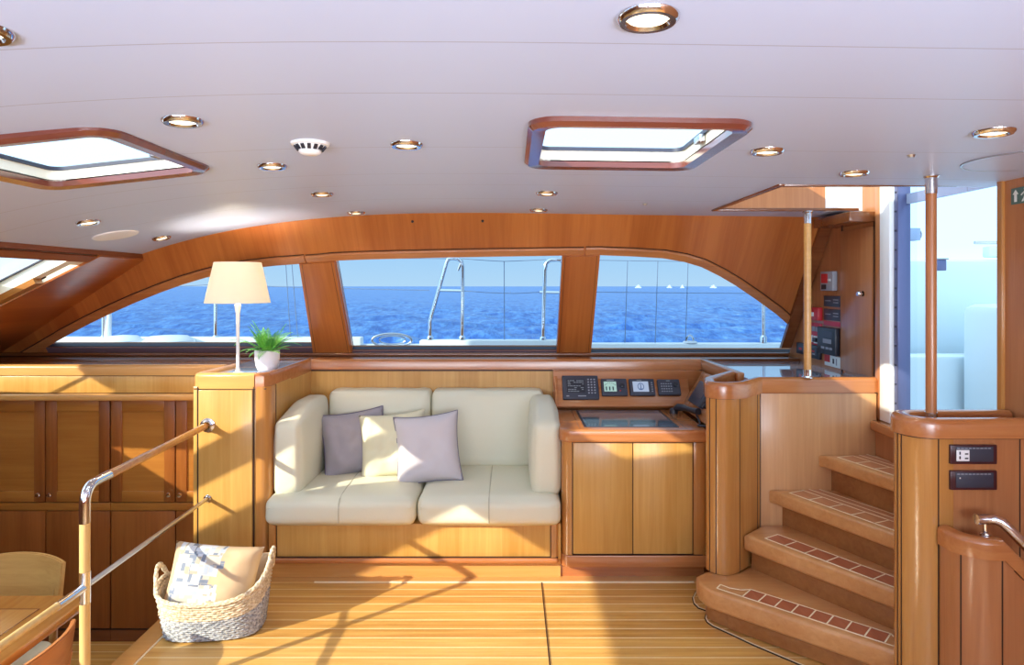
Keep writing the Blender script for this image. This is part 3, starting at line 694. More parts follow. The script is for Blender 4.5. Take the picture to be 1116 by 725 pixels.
# ================================================================ SOFA
def cushion(c, size, rad, crown=(0,0,0), n=14, fn=None, seam=True):
    """rounded block; crown bulges +x/+y/+z faces"""
    hx, hy, hz = size[0]/2, size[1]/2, size[2]/2
    t = bmesh.new(); bmesh.ops.create_cube(t, size=2)
    bmesh.ops.subdivide_edges(t, edges=t.edges[:], cuts=n, use_grid_fill=True)
    for v in t.verts:
        p = v.co.copy(); q = []
        for k, h in enumerate((hx,hy,hz)):
            # denser samples near the edge
            s_ = math.copysign(1-(1-abs(p[k]))**1.35, p[k]); q.append(s_*h)
        q = Vector(q); inn = Vector([max(-h+rad, min(h-rad, q[k])) for k, h in enumerate((hx,hy,hz))])
        d = q-inn
        if d.length > 1e-9: q = inn+d.normalized()*rad
        ux, uy, uz = p.x, p.y, p.z
        q.x += math.copysign(crown[0]*(1-uy*uy)*(1-uz*uz)*max(0,abs(ux)*2-1), ux); q.y += math.copysign(crown[1]*(1-ux*ux)*(1-uz*uz)*max(0,abs(uy)*2-1), uy); q.z += math.copysign(crown[2]*(1-ux*ux)*(1-uy*uy)*max(0,abs(uz)*2-1), uz)
        w = noise.noise(Vector(c)*3+q*9)*.004+noise.noise(Vector(c)*5+q*22)*.0012; q += q.normalized()*w
        v.co = (fn(q) if fn else q)+Vector(c)
    mb = MB(CREAM); mb._merge(t, CREAM); return mb
SF = thing('sofa','built-in two seat sofa in cream leather on a cherry wood base','sofa',(-.49,3.7,0))
mb = MB(WPAN); mb.box(-1.24,.25,3.375,4.09,.105,.285,WPAN,.002); mb.box(-1.24,.25,3.40,4.09,.0,.11,WPALEX,0); link('base', mb, SF)
mb = MB(WRAIL); mb.box(-1.24,.235,3.355,3.40,.088,.116,WRAIL,.010,3); mb.box(-1.24,.235,3.362,3.38,.116,.119,SEAM,0); link('lower_rail', mb, SF)
mb = MB(WPOST); mb.prism([(.20,3.362),(.225,3.364),(.242,3.38),(.246,3.41),(.20,3.41)], .09, .29, WPOST); mb.box(.195,.199,3.3735,3.39,.116,.286,SEAM,0); link('corner_post', mb, SF)
mb = MB(WPOST); mb.box(-1.24,-1.206,3.365,3.41,.09,.29,WPOST,.004); mb.box(-1.204,-1.200,3.3735,3.39,.116,.286,SEAM,0); link('corner_post', mb, SF)
def seam_x(mb, x, y0, y1, z): pass
for x0, x1 in ((-1.252,-.487),(-.482,.25)):
    mb = cushion(((x0+x1)/2,3.70,.358), (x1-x0,.76,.145), .045, (0,.012,.014)); s_ = link('seat_cushion', mb, SF)
    xm_ = (x0+x1)/2; sm_ = MB(LSEAM); sm_.tube([(xm_,3.313,.31),(xm_,3.3055,.345),(xm_,3.3055,.375),(xm_,3.315,.405),(xm_,3.333,.426),(xm_,3.40,.4375),(xm_,3.55,.4435),(xm_,3.70,.445),(xm_,3.85,.4425),(xm_,3.92,.440)], .003, LSEAM, 6); link('seam', sm_, s_)
    pi = MB(CREAM); pi.tube([(x0+.02,3.322,.385),(x1-.02,3.322,.385)], .0028, CREAM, 6); link('piping', pi, s_)
for x0, x1 in ((-1.10,-.487),(-.482,.19)):
    mb = cushion(((x0+x1)/2,4.0,.648), (x1-x0,.165,.455), .04, (0,.018,0), fn=lambda q: Vector((q.x, q.y+q.z*.10, q.z))); b_ = link('back_cushion', mb, SF)
    pi = MB(CREAM); pi.tube([(x0+.02,3.955,.865),(x1-.02,3.955,.865)], .0028, CREAM, 6); link('piping', pi, b_)
def armfn(sg):
    def f(q):
        k = max(0, (-q.y)/.3); top = max(0, q.z/.22)
        return Vector((q.x*(1-.10*top)+ (-.0*sg), q.y, q.z-top*k*.06+ (0 if top else 0)))
    return f
mb = cushion((-1.165,3.69,.632), (.145,.56,.44), .035, (.014,.012,.008), fn=armfn(1)); link('arm_cushion', mb, SF)
mb = cushion((.178,3.69,.632), (.15,.58,.44), .040, (.014,.012,.008), fn=armfn(-1)); link('arm_cushion', mb, SF)
# scatter cushions
def pillow(name, label, ctr, w, h, T, yaw, lean, roll, mat, pmat, face=None, wrinkle=.006, seed=0, pinch=.09):
    n = 26; t = bmesh.new(); uvl = t.loops.layers.uv.new('UVMap')
    M = Matrix.Rotation(R(yaw),4,'Z') @ Matrix.Rotation(R(-lean),4,'X') @ Matrix.Rotation(R(-roll),4,'Y')
    def P(u, v, s_):
        x = w/2*u*(1-pinch*(1-v*v)); z = h/2*v*(1-pinch*(1-u*u))
        th = T*((1-u**4)*(1-v**4))**.62 if abs(u) < 1 and abs(v) < 1 else 0
        th *= 1+.18*noise.noise(Vector((u*1.6+seed,v*1.6,s_)))
        wv_ = wrinkle*noise.noise(Vector((u*3.2+seed*3,v*3.2,seed+s_)))*min(1, th/T*2)
        q = M @ Vector((x, s_*(th+wv_), z)); return q+Vector(ctr)
    for s_ in (-1,1):
        g = [[t.verts.new(P(-1+2*i/n,-1+2*j/n,s_)) for j in range(n+1)] for i in range(n+1)]
        for i in range(n):
            for j in range(n):
                f = t.faces.new((g[i][j],g[i+1][j],g[i+1][j+1],g[i][j+1]))
                for lp_, (a, b_) in zip(f.loops, ((i,j),(i+1,j),(i+1,j+1),(i,j+1))): lp_[uvl].uv = (a/n, b_/n)
    bmesh.ops.remove_doubles(t, verts=t.verts[:], dist=1e-5)
    mb = MB(mat); mb._merge(t, mat)
    T_ = thing(name, label, 'cushion', Vector(ctr)-Vector((0,0,h/2)), 'scatter cushions')
    link('cover', mb, T_, angle=80)
    if pmat:
        pts = []
        for i in range(n): pts.append(P(-1+2*i/n,-1,-1))
        for i in range(n): pts.append(P(1,-1+2*i/n,-1))
        for i in range(n): pts.append(P(1-2*i/n,1,-1))
        for i in range(n+1): pts.append(P(-1,1-2*i/n,-1))
        pm = MB(pmat); pm.tube(pts, .0032, pmat, 6, caps=False); link('piping', pm, T_)
    return T_
pillow('scatter_cushion','grey scatter cushion with dark piping, leaning on the left sofa arm',(-.905,3.80,.600),.37,.37,.072,16,18,6,GREYF,PIPEG,wrinkle=.016,seed=1)
pillow('scatter_cushion','cream scatter cushion standing between the grey and the lilac cushions',(-.672,3.745,.602),.38,.37,.074,4,20,5,CREAMF,None,seed=2,wrinkle=.014)
pillow('scatter_cushion','pale lilac scatter cushion in front, over the gap of the sofa seat',(-.468,3.665,.600),.365,.385,.072,-2,20,7,LILAC,PIPEL,seed=3)
# ================================================================ NAVIGATION DESK
ND = thing('navigation_desk','cherry wood chart desk with instrument panel and sunken screen, right of the sofa','desk',(.62,3.7,0))
mb = MB(WPAN); mb.box(.30,.97,3.375,4.085,.075,.705,WPAN,0); mb.box(.252,.99,3.41,4.085,0,.08,WRAIL,0); link('body', mb, ND)
mb = MB(WPOST)
pp = [(.305,3.362)]+[(.30-.045*math.sin(R(a)),3.407-.045*math.cos(R(a))) for a in range(0,91,10)]+[(.255,3.60),(.305,3.60)]
mb.prism(pp, .13, .71, WPOST); mb.box(.306,.310,3.3735,3.39,.13,.71,SEAM,0); link('corner_post', mb, ND)
mb = MB(WPOST); mb.box(.925,.985,3.362,3.60,.13,.71,WPOST,.004); mb.box(.921,.925,3.3735,3.39,.13,.71,SEAM,0); link('corner_post', mb, ND)
mb = MB(WRAIL); pl = [(.99,3.355)]+[(.30-.052*math.sin(R(a)),3.407-.052*math.cos(R(a))) for a in range(0,91,10)]+[(.248,3.6),(.32,3.6),(.32,3.42),(.99,3.42)]
mb.prism(pl, .07, .13, WRAIL, .006); mb.box(.31,.97,3.36,3.38,.130,.1335,SEAM,0); link('bottom_rail', mb, ND)
for a, b_ in ((.312,.6135),(.618,.919)):
    mb = MB(WPAN); mb.box(a,b_,3.363,3.376,.136,.702,WPAN,.002); link('door', mb, ND)
mb = MB(SEAM); mb.box(.613,.6185,3.367,3.38,.134,.704,SEAM,0); mb.box(.31,.97,3.362,3.38,.7025,.7065,SEAM,0); link('door_gap', mb, ND)
top = [(.99,3.345)]+[(.305-.062*math.sin(R(a)),3.407-.062*math.cos(R(a))) for a in range(0,91,10)]+[(.243,3.90),(1.0,3.90)]
mb = MB(WRAIL); mb.prism(top, .706, .772, WRAIL, .012, 3)
mb.box(.345,.3475,3.36,3.9,.77,.7727,SEAM,0); mb.box(.89,.8925,3.36,3.9,.77,.7727,SEAM,0)
link('desk_top', mb, ND)
mb = MB(SKYGL); q = [UZ(622,449.5,.775),UZ(716,449,.775),UZ(743,466.5,.775),UZ(632.5,466.5,.775)]
mb.prism([(.372,3.405),(.862,3.405),(.862,3.86),(.372,3.86)], .7715, .7745, BLACKP, 0); mb.prism([(.385,3.418),(.85,3.418),(.85,3.845),(.385,3.845)], .7742, .7752, SKYGL); link('chart_screen', mb, ND)
# inclined instrument panel
ib = Vector((0,3.885,.79)); iv = (Vector((0,4.02,.985))-Vector((0,3.885,.79))).normalized(); inn = X_.cross(iv)
def UI(px, py):
    d = Vector(((px-CX)/F,1,(CY-py)/F)); o = Vector((0,0,EYE)); k = (ib-o).dot(inn)/d.dot(inn); p = o+d*k; return (p.x, (p-ib).dot(iv))
mb = MB(WRAIL); vl = .237
mb.obox(ib, X_, iv, inn, .255,1.06,0,vl,-.02,0,WRAIL,.002)
mb.obox(ib, X_, iv, inn, .255,.272,0,vl,0,.008,WRAIL,.002); mb.obox(ib, X_, iv, inn, .272,1.05,vl-.022,vl,0,.008,WRAIL,.002); mb.obox(ib, X_, iv, inn, .272,1.0,0,.018,0,.010,WRAIL,.003)
mb.box(.25,1.15,3.99,4.085,.70,.985,WRAIL,0); link('instrument_panel', mb, ND)
def dev(name, x0, x1, y0, y1, label=None):
    u0, v1 = UI(x0,y0); u1, v0 = UI(x1,y1)
    mb = MB(DARKP); mb.obox(ib, X_, iv, inn, u0,u1,v0,v1,0,.022,DARKP,.006,3); o = link(name, mb, ND)
    if label: o['label'] = label
    return o, u0, u1, v0, v1
def onp(name, parent, boxes, mat):
    for grp in ([[q] for q in boxes] if name in ('key','logo') else [boxes]):
        mb = MB(mat)
        for u0,u1,v0,v1,n0,n1,m in grp: mb.obox(ib, X_, iv, inn, u0,u1,v0,v1,n0,n1,m or mat,0)
        o = link(name, mb, parent)
    return o
o,u0,u1,v0,v1 = dev('satellite_terminal',612.2,653,411,436.5,'wide dark instrument with text screen and keypad'); W,H = u1-u0,v1-v0
bx = [(u0+W*.11,u0+W*.62,v0+H*.26,v0+H*.83,.0215,.0235,SCRD)]
random.seed(3)
for r_ in range(7):
    x = u0+W*.15; yb = v0+H*(.75-.075*r_)
    while x < u0+W*.57:
        lw_ = random.uniform(.03,.09)*W
        if random.random() < .8: bx.append((x,min(x+lw_,u0+W*.59),yb,yb+H*.03,.0235,.0242,SCRW))
        x += lw_+.012*W
onp('screen', o, bx, SCRD)
onp('key', o, [(u0+W*(.70+.085*i),u0+W*(.70+.085*i)+W*.045,v0+H*(.22+.115*j),v0+H*(.22+.115*j)+H*.05,.0215,.024,GREYP) for i in range(3) for j in range(6)], GREYP)
onp('logo', o, [(u0+W*.10,u0+W*.17,v0+H*.1,v0+H*.14,.0215,.0225,GREYP),(u0+W*.42,u0+W*.64,v0+H*.1,v0+H*.14,.0215,.0225,GREYP)], GREYP)
o,u0,u1,v0,v1 = dev('autopilot_display',654.3,684,414.3,432.6,'small dark instrument with pale green screen and round dial'); W,H = u1-u0,v1-v0
bx = [(u0+W*.1,u0+W*.58,v0+H*.22,v0+H*.8,.0215,.0235,SCRT)]
for k in range(7): a = R(20+140*k/6); bx.append((u0+W*.34+math.cos(a)*W*.2-.002,u0+W*.34+math.cos(a)*W*.2+.002,v0+H*.52+math.sin(a)*H*.18,v0+H*.52+math.sin(a)*H*.18+.004,.0235,.0242,SCRK))
bx += [(u0+W*(.16+.13*k),u0+W*(.16+.13*k)+W*.05,v0+H*.28,v0+H*.5,.0235,.0242,SCRK) for k in range(3)]
bx += [(u0+W*.22,u0+W*.5,v0+H*.86,v0+H*.92,.0215,.0225,SCRW)]
onp('screen', o, bx, SCRT)
mb = MB(BLACKP); mb.lathe([(.0135,0),(.013,.012),(.010,.014),(0,.014)], ib+X_*(u0+W*.8)+iv*(v0+H*.55)+inn*.021, inn, BLACKP); link('dial', mb, o)
mb = MB(RED); mb.lathe([(.005,0),(.004,.004),(0,.004)], ib+X_*(u0+W*.72)+iv*(v0+H*.27)+inn*.021, inn, RED, 10); link('button', mb, o)['label'] = 'red button'
o,u0,u1,v0,v1 = dev('wind_display',684.7,714.2,414.6,432.4,'small dark instrument with pale blue compass screen'); W,H = u1-u0,v1-v0
bx = [(u0+W*.13,u0+W*.75,v0+H*.2,v0+H*.82,.0215,.0235,SCRB),(u0+W*.42,u0+W*.455,v0+H*.38,v0+H*.66,.0235,.0242,SCRL),(u0+W*.35,u0+W*.53,v0+H*.33,v0+H*.38,.0235,.0242,SCRL),(u0+W*.3,u0+W*.5,v0+H*.88,v0+H*.92,.0215,.0225,SCRW)]
for k in range(26): a = 2*math.pi*k/26; x_ = u0+W*.44+math.cos(a)*.0175; y_ = v0+H*.51+math.sin(a)*.021; bx.append((x_-.0022,x_+.0022,y_-.0022,y_+.0022,.0235,.0242,SCRL))
onp('screen', o, bx, SCRB); onp('key', o, [(u0+W*.86,u0+W*.91,v0+H*(.2+.13*j),v0+H*(.2+.13*j)+H*.05,.0215,.024,GREYP) for j in range(5)], GREYP)
o,u0,u1,v0,v1 = dev('keyboard_unit',715.2,742,415,432,'small dark keypad unit with a round dial'); W,H = u1-u0,v1-v0
onp('key', o, [(u0+W*(.14+.105*i),u0+W*(.14+.105*i)+W*.06,v0+H*(.18+.16*j),v0+H*(.18+.16*j)+H*.06,.0215,.024,GREYP) for i in range(5) for j in range(4)], GREYP)
onp('logo', o, [(u0+W*.4,u0+W*.56,v0+H*.86,v0+H*.91,.0215,.0225,SCRW)], GREYP)
mb = MB(BLACKP); mb.lathe([(.014,0),(.0135,.012),(.010,.014),(0,.014)], ib+X_*(u0+W*.79)+iv*(v0+H*.62)+inn*.021, inn, BLACKP); link('dial', mb, o)
# side console with radio and handset
sa = Vector((1.0,3.42,.785)); sb_ = Vector((0,1,0)); sc_ = Vector((.13,0,.21)).normalized(); sn_ = sb_.cross(sc_); sn_ = -sn_ if sn_.x > 0 else sn_
mb = MB(WRAIL); mb.obox(sa, sb_, sc_, sn_, -.0,.50,0,.247,-.02,0,WRAIL,.002); mb.obox(sa, sb_, sc_, sn_, .02,.47,.215,.24,0,.006,WRAIL,.002)
link('side_console', mb, ND)
mb = MB(BLACKP); mb.obox(sa, sb_, sc_, sn_, .14,.36,.055,.19,0,.03,DARKP,.006); mb.obox(sa, sb_, sc_, sn_, .17,.33,.10,.175,.03,.032,SCRD,0)
r_ = link('radio', mb, ND); r_['label'] = 'black marine radio'
mb = MB(BLACKP); mb.lathe([(0,.026),(.012,.026),(.014,.02),(.014,0)], sa+sb_*.10+sc_*.08, sn_, BLACKP); link('dial', mb, r_)
hp = [Vector((.93,3.77,.80)),Vector((.945,3.75,.812)),Vector((.962,3.71,.818)),Vector((.972,3.64,.822)),Vector((.985,3.57,.826)),Vector((.995,3.53,.83))]
mb = MB(BLACKP); mb.tube(hp, .016, BLACKP, 12, radii=[.014,.021,.019,.014,.016,.018])
cpth = [Vector((.985,3.57,.83)),Vector((.99,3.52,.80)),Vector((.985,3.47,.787)),Vector((.975,3.43,.783)),Vector((.96,3.41,.781)),Vector((1.0,3.38,.781))]
mb.tube(cpth, .005, BLACKP, 8); h_ = link('handset', mb, ND); h_['label'] = 'black radio handset with cord'
mb = MB(BLACKP); mb.lathe([(0,.030),(.016,.030),(.022,.024),(.024,.01),(.024,0)], (.925,3.78,.772), Z_, BLACKP); link('handset_cradle', mb, ND)
# ================================================================ COUNTER AFT OF THE DESK
CT = thing('chart_counter','glossy grey topped counter beside the aft window, with wooden edge rail','counter',(1.5,3.8,0))
mb = MB(WPAN); mb.box(1.22,XB-.002,3.27,4.085,0,1.0,WPAN,0); link('body', mb, CT)
mb = MB(TOPBLUE); mb.box(1.20,XB-.002,3.25,4.13,1.0,1.03,TOPBLUE,0); link('worktop', mb, CT)
mb = MB(WRAILY); mb.box(1.165,1.205,3.42,4.13,.97,1.052,WRAILY,.008,3); link('edge_rail', mb, CT)
# ================================================================ PARTITION AT THE FOOT OF THE STAIRS
PT = thing('stair_partition','curved cherry wood partition with rounded end between the desk and the stairs','partition',(1.3,3.2,.17))
def arc(cx, cy, r, a0, a1, n=8): return [(cx+r*math.cos(R(a0+(a1-a0)*k/n)), cy+r*math.sin(R(a0+(a1-a0)*k/n))) for k in range(n+1)]
nose = [(1.06,3.50),(.945,3.22)]+arc(.985,3.108,.072,180,300,9)[0:10]+[(1.054,3.068),(1.205,3.215)]
path = nose+[(1.775,3.215)]
inner = [(1.775,3.245),(1.19,3.245),(1.07,3.13),(.99,3.12),(.98,3.2),(1.10,3.50)]
mb = MB(WPOST); mb.prism([p for p in nose]+[(1.19,3.25),(1.10,3.5)], .172, .985, WPOST); 
# upright joints
for i, (a, b_, f_) in enumerate((((.945,3.22),(.913,3.108),.55),)):
    pass
def groove(mb, p, d, w=.004):
    d = Vector((d[0],d[1],0)).normalized(); n_ = Vector((-d.y,d.x,0)); mb.obox(Vector((p[0],p[1],0)), d, n_, Z_, -w/2,w/2,-.0012,.0012,.172,.985,SEAM,0)
a_ = arc(.985,3.108,.072,180,300,9)
groove(mb, a_[2], (a_[3][0]-a_[1][0],a_[3][1]-a_[1][1])); groove(mb, a_[4], (a_[5][0]-a_[3][0],a_[5][1]-a_[3][1]))
groove(mb, (1.060,3.074), (.151,.147)); groove(mb, (1.188,3.1985), (.151,.147)); link('rounded_end', mb, PT)
mb = MB(WPART); mb.box(1.205,1.775,3.215,3.25,0.02,.985,WPART,.003); mb.box(1.207,1.2105,3.2135,3.22,.0,.985,SEAM,0); link('panel', mb, PT)
mb = MB(WRAIL); mb.sweep([(1.15,3.47)]+[(.985+(x-.985)*.72,3.108+(y-3.108)*.72) if 0 < i_ < 11 else (x+.018,y+.014) for i_, (x, y) in enumerate(nose[1:-1])]+[(1.205,3.236),(1.755,3.236),(1.775,3.245)], capprof(.05,.98,1.055,.02), WRAIL)
mb.sweep([(1.06,3.50)]+nose[1:-1]+[(1.205,3.2145),(1.775,3.2145)], [(-.0015,.978),(.0015,.978),(.0015,.983),(-.0015,.983)], SEAM); link('cap_rail', mb, PT)
# ================================================================ STAIRS
SR = thing('staircase','winding cherry wood staircase up to the exit door','stairs',(1.3,2.8,0))
def line(p, q, s_): return (p[0]+(q[0]-p[0])*s_, p[1]+(q[1]-p[1])*s_)
# front edges (left end, right end) and heights
ST_ = [((.889,2.871),(1.437,2.367),.17),((1.09,3.09),(1.52,2.40),.34),((1.268,3.21),(1.63,2.41),.51),((1.509,3.21),(1.755,2.41),.68)]
P1 = [(.99,3.10),(.90,3.08),(.845,3.03),(.838,2.97),(.858,2.90),(.889,2.866),(1.40,2.395),(1.437,2.375),(1.47,2.40),(1.60,2.44),(1.30,3.205),(1.20,3.205),(1.06,3.08)]
P2 = [(1.10,3.10),(1.085,3.085),(1.10,3.055),(1.52,2.42),(1.72,2.43),(1.45,3.21),(1.215,3.21)]
P3 = [(1.25,3.21),(1.268,3.19),(1.62,2.43),(1.79,2.43),(1.66,3.21)]
P4 = [(1.49,3.21),(1.509,3.19),(1.745,2.43),(1.80,2.43),(1.80,3.21)]
PS = [P1,P2,P3,P4]
def shift(poly, d): return [(x+d[0],y+d[1]) for x, y in poly]
for k, (a, b_, z) in enumerate(ST_):
    th = (.085,.075,.065,.06)[k]
    tm = MB(WSTEP); tm.prism(PS[k], z-th, z, WSTEP, .014, 3); tr_ = link('tread', tm, SR)
    # holly framed blocks let into the tread
    A = Vector((*a,0)); B = Vector((*b_,0)); d = (B-A).normalized(); n_ = Vector((-d.y,d.x,0)); L_ = (B-A).length
    im = MB(WINLAY); e0, e1 = ((.10,.075),(.085,.05),(.07,.05),(.06,.05))[k]; w0, w1 = .035,.125
    s0, s1 = e0, L_-(.10 if k == 0 else .03)
    im.obox(A, d, n_, Z_, s0,s1,w0,w1,z-.004,z+.0008,WINLAY if k < 2 else WINLAYL,0)
    nb = 8 if k == 0 else 7; hw = .0028
    for q in (w0,w1): im.obox(A, d, n_, Z_, s0-hw,s1+hw,q-hw,q+hw,z-.003,z+.0014,HOLLY,0)
    for i in range(nb+1): x = s0+(s1-s0)*i/nb; im.obox(A, d, n_, Z_, x-hw,x+hw,w0,w1,z-.003,z+.0014,HOLLY,0)
    if k >= 2:
        im.obox(A, d, n_, Z_, s0,s1,.125,.21,z-.004,z+.0008,WINLAYL,0)
        for q in (.165,.21): im.obox(A, d, n_, Z_, s0-hw,s1+hw,q-hw,q+hw,z-.003,z+.0014,HOLLY,0)
    if k == 0:
        c1 = [A+d*s0+n_*w1, A+d*(s0-.03)+n_*(w1-.035), A+d*(s0-.075)+n_*(w1-.05), A+d*(s0-.12)+n_*(w1-.045), A+d*(s0-.115)+n_*(w0-.0), A+d*(s0-.09)+n_*(w0), A+d*s0+n_*w0]
        for p, q in zip(c1, c1[1:]):
            dd = (q-p).normalized(); im.obox(p, dd, Vector((-dd.y,dd.x,0)), Z_, 0,(q-p).length,-hw,hw,z-.003,z+.0014,HOLLY,0)
        c2 = [A+d*s1+n_*w1, A+d*(s1+.03)+n_*(w1-.03), A+d*(s1+.07)+n_*(w0), A+d*s1+n_*w0]
        for p, q in zip(c2, c2[1:]):
            dd = (q-p).normalized(); im.obox(p, dd, Vector((-dd.y,dd.x,0)), Z_, 0,(q-p).length,-hw,hw,z-.003,z+.0014,HOLLY,0)
    link('inlay', im, tr_)
    # riser, set back under the tread
    rm = MB(WRISER); A2 = A+n_*.045+d*(.03 if k == 0 else .0); zlow = 0.004 if k == 0 else ST_[k-1][2]-.01
    rm.obox(A2, d, n_, Z_, 0,L_-.02,0,.03,zlow,z-th+.002,WRISER,.002)
    if k == 0:
        rm.prism([(.96,3.10),(.905,3.06),(.885,3.02),(.882,2.98),(.895,2.945),(.925,2.912),(1.0,2.85),(1.1,2.9),(1.1,3.1)], zlow, z-th+.002, WRISER)
    link('riser', rm, SR)
sl_ = MB(WRAILY); sl_.box(1.735,XB+.06,2.43,3.21,.80,.85,WRAILY,.012,3); sl_.box(1.765,XB-.01,2.43,3.21,.66,.80,WBULK,0); struct('trim_14', sl_)
# ================================================================ RIGHT PARTITION WITH SOCKETS
RP = thing('socket_partition','cherry wood partition with rounded end and two socket plates, right of the stairs','partition',(1.6,2.33,0))
an = arc(1.445,2.33,.085,90,270,14)
foot = [(XB-.006,2.415)]+an+[(XB-.006,2.245)]
mb = MB(WPOST); mb.prism([(1.50,2.415)]+an+[(1.45,2.245),(1.50,2.245)], 0, .985, WPOST)
def gro(mb, p, d, z0=0, z1=.985, w=.004):
    d = Vector((d[0],d[1],0)).normalized(); n_ = Vector((-d.y,d.x,0)); mb.obox(Vector((p[0],p[1],0)), d, n_, Z_, -w/2,w/2,-.0013,.0013,z0,z1,SEAM,0)
for k in (7,8): gro(mb, an[k], (an[k+1][0]-an[k-1][0],an[k+1][1]-an[k-1][1]))
gro(mb, (1.449,2.245), (1,0)); link('rounded_end', mb, RP)
mb = MB(WBULK); mb.box(1.46,XB-.004,2.247,2.42,0,.985,WBULK,0); mb.box(1.725,1.729,2.2455,2.25,0,.985,SEAM,0); link('panel', mb, RP)
mb = MB(WRAIL); mb.sweep([(XB-.008,2.405)]+[(x+.008,y) for x, y in arc(1.445,2.33,.075,90,270,14)]+[(XB-.006,2.255)], capprof(.055,.985,1.05,.02), WRAIL)
mb.prism([(XB-.006,2.40)]+arc(1.445,2.33,.05,90,270,8)+[(XB-.006,2.26)], .98, 1.0, WDARK)
mb.sweep([(XB-.008,2.4155)]+arc(1.445,2.33,.0855,90,270,14)+[(XB-.006,2.2445)], [(-.0012,.980),(.0012,.980),(.0012,.9855),(-.0012,.9855)], SEAM); link('cap_rail', mb, RP)
def sock(x0, x1, y0, y1, outlet):
    a = U(x0,y1,2.245); b_ = U(x1,y0,2.245); w = b_.x-a.x
    mb = MB(MAROON); mb.box(a.x,b_.x,2.236,2.248,a.z,b_.z,MAROON,.003); s_ = link('socket_plate', mb, RP)
    mb = MB(BLACKP); mb.box(a.x+w*.11,b_.x-w*.09,2.2335,2.238,a.z+.009,b_.z-.006,DARKP,.001)
    for k in range(9): x = a.x+w*(.13+.082*k); mb.box(x,x+w*.06,2.2325,2.234,b_.z-.012,b_.z-.009,GREYP,0)
    link('cover', mb, s_)
    if outlet:
        mb = MB(WHITEP); xo = a.x+w*.115; mb.box(xo,xo+w*.27,2.231,2.236,a.z+.012,b_.z-.016,WHITEP,.001)
        for dx in (.05,.17):
            for zz in (a.z+.019,a.z+.034): mb.box(xo+w*dx,xo+w*dx+w*(.03 if dx < .1 else .07),2.2303,2.2312,zz,zz+(.010 if dx < .1 else .005),BLACKP,0)
        link('outlet', mb, s_)['label'] = 'white outlet insert with four slots'
    else:
        mb = MB(WHITEP); xo = a.x+w*.18; mb.box(xo,xo+.004,2.2325,2.234,b_.z-.026,b_.z-.022,WHITEP,0); link('indicator', mb, s_)
sock(1034,1085,484.5,505.5,True); sock(1034,1085,512.5,533.5,False)
# lower curved partition with steel handrail
LP = thing('lower_partition','lower curved cherry wood partition with sloping cap, at the lower right','partition',(1.4,1.95,0))
c0 = arc(1.545,2.20,.095,180,270,9); ztop = .63; yf = 2.105
mb = MB(WBULK); mb.prism([(1.45,2.238)]+c0+[(1.60,yf),(1.60,2.238)], 0, ztop, WBULK)
def slope_z(x, z): return z-max(0,(x-1.56))*.98
t = bmesh.new(); xs2 = [1.56,1.62,1.72,1.80]
fr = [t.verts.new((x,yf+.001,0)) for x in xs2]; tpv = [t.verts.new((x,yf+.001,slope_z(x,ztop))) for x in xs2]
bk_ = [t.verts.new((x,2.238,0)) for x in xs2]; bt = [t.verts.new((x,2.238,slope_z(x,ztop))) for x in xs2]
for i in range(3):
    t.faces.new((fr[i],fr[i+1],tpv[i+1],tpv[i])); t.faces.new((bk_[i],bk_[i+1],bt[i+1],bt[i])); t.faces.new((tpv[i],tpv[i+1],bt[i+1],bt[i]))
t.faces.new((fr[3],bk_[3],bt[3],tpv[3])); mb._merge(t, WBULK, False)
gro(mb, c0[3], (c0[4][0]-c0[2][0],c0[4][1]-c0[2][1]), 0, ztop); gro(mb, (1.562,yf-.0005), (1,0), 0, ztop-.004); link('body', mb, LP)
mb = MB(WRAIL); t = bmesh.new(); rings = []
pth = [(1.466,2.236,0),(1.466,2.20,0)]+[(1.545+.079*math.cos(R(a)),2.20+.079*math.sin(R(a)),0) for a in range(190,271,10)]+[(1.565,yf+.016,0),(1.62,yf+.016,-.054),(1.72,yf+.016,-.152),(1.80,yf+.016,-.23)]
pf = capprof(.052,ztop-.002,ztop+.062,.018)
for i, p in enumerate(pth):
    a = Vector(pth[max(i-1,0)]); b_ = Vector(pth[min(i+1,len(pth)-1)]); d = b_-a; d.z = 0; d.normalize(); nl = Vector((-d.y,d.x,0))
    rings.append([t.verts.new(Vector((p[0],p[1],p[2]+z))+nl*o_) for o_, z in pf])
for A_, B_ in zip(rings, rings[1:]):
    for k in range(len(pf)): t.faces.new((A_[k],A_[(k+1)%len(pf)],B_[(k+1)%len(pf)],B_[k]))
t.faces.new(rings[0][::-1]); t.faces.new(rings[-1]); mb._merge(t, WRAIL)
link('cap_rail', mb, LP)
mb = MB(CHROME); mb.tube([U(1064,566,2.15),U(1070,566,2.15),U(1084,566,2.14),U(1092,569,2.13),U(1100,577,2.12),U(1112,589,2.12),U(1130,607,2.11)], .0165, CHROME, 16)
mb.tube([U(1074,566,2.15),U(1074,583,2.15)], .006, CHROME, 10); q = U(1074,583,2.15); mb.lathe([(.016,-.012),(.016,.004),(.008,.010)], q, Z_, CHROME, 18)
hr_ = link('handrail', mb, LP); hr_['label'] = 'polished steel handrail'
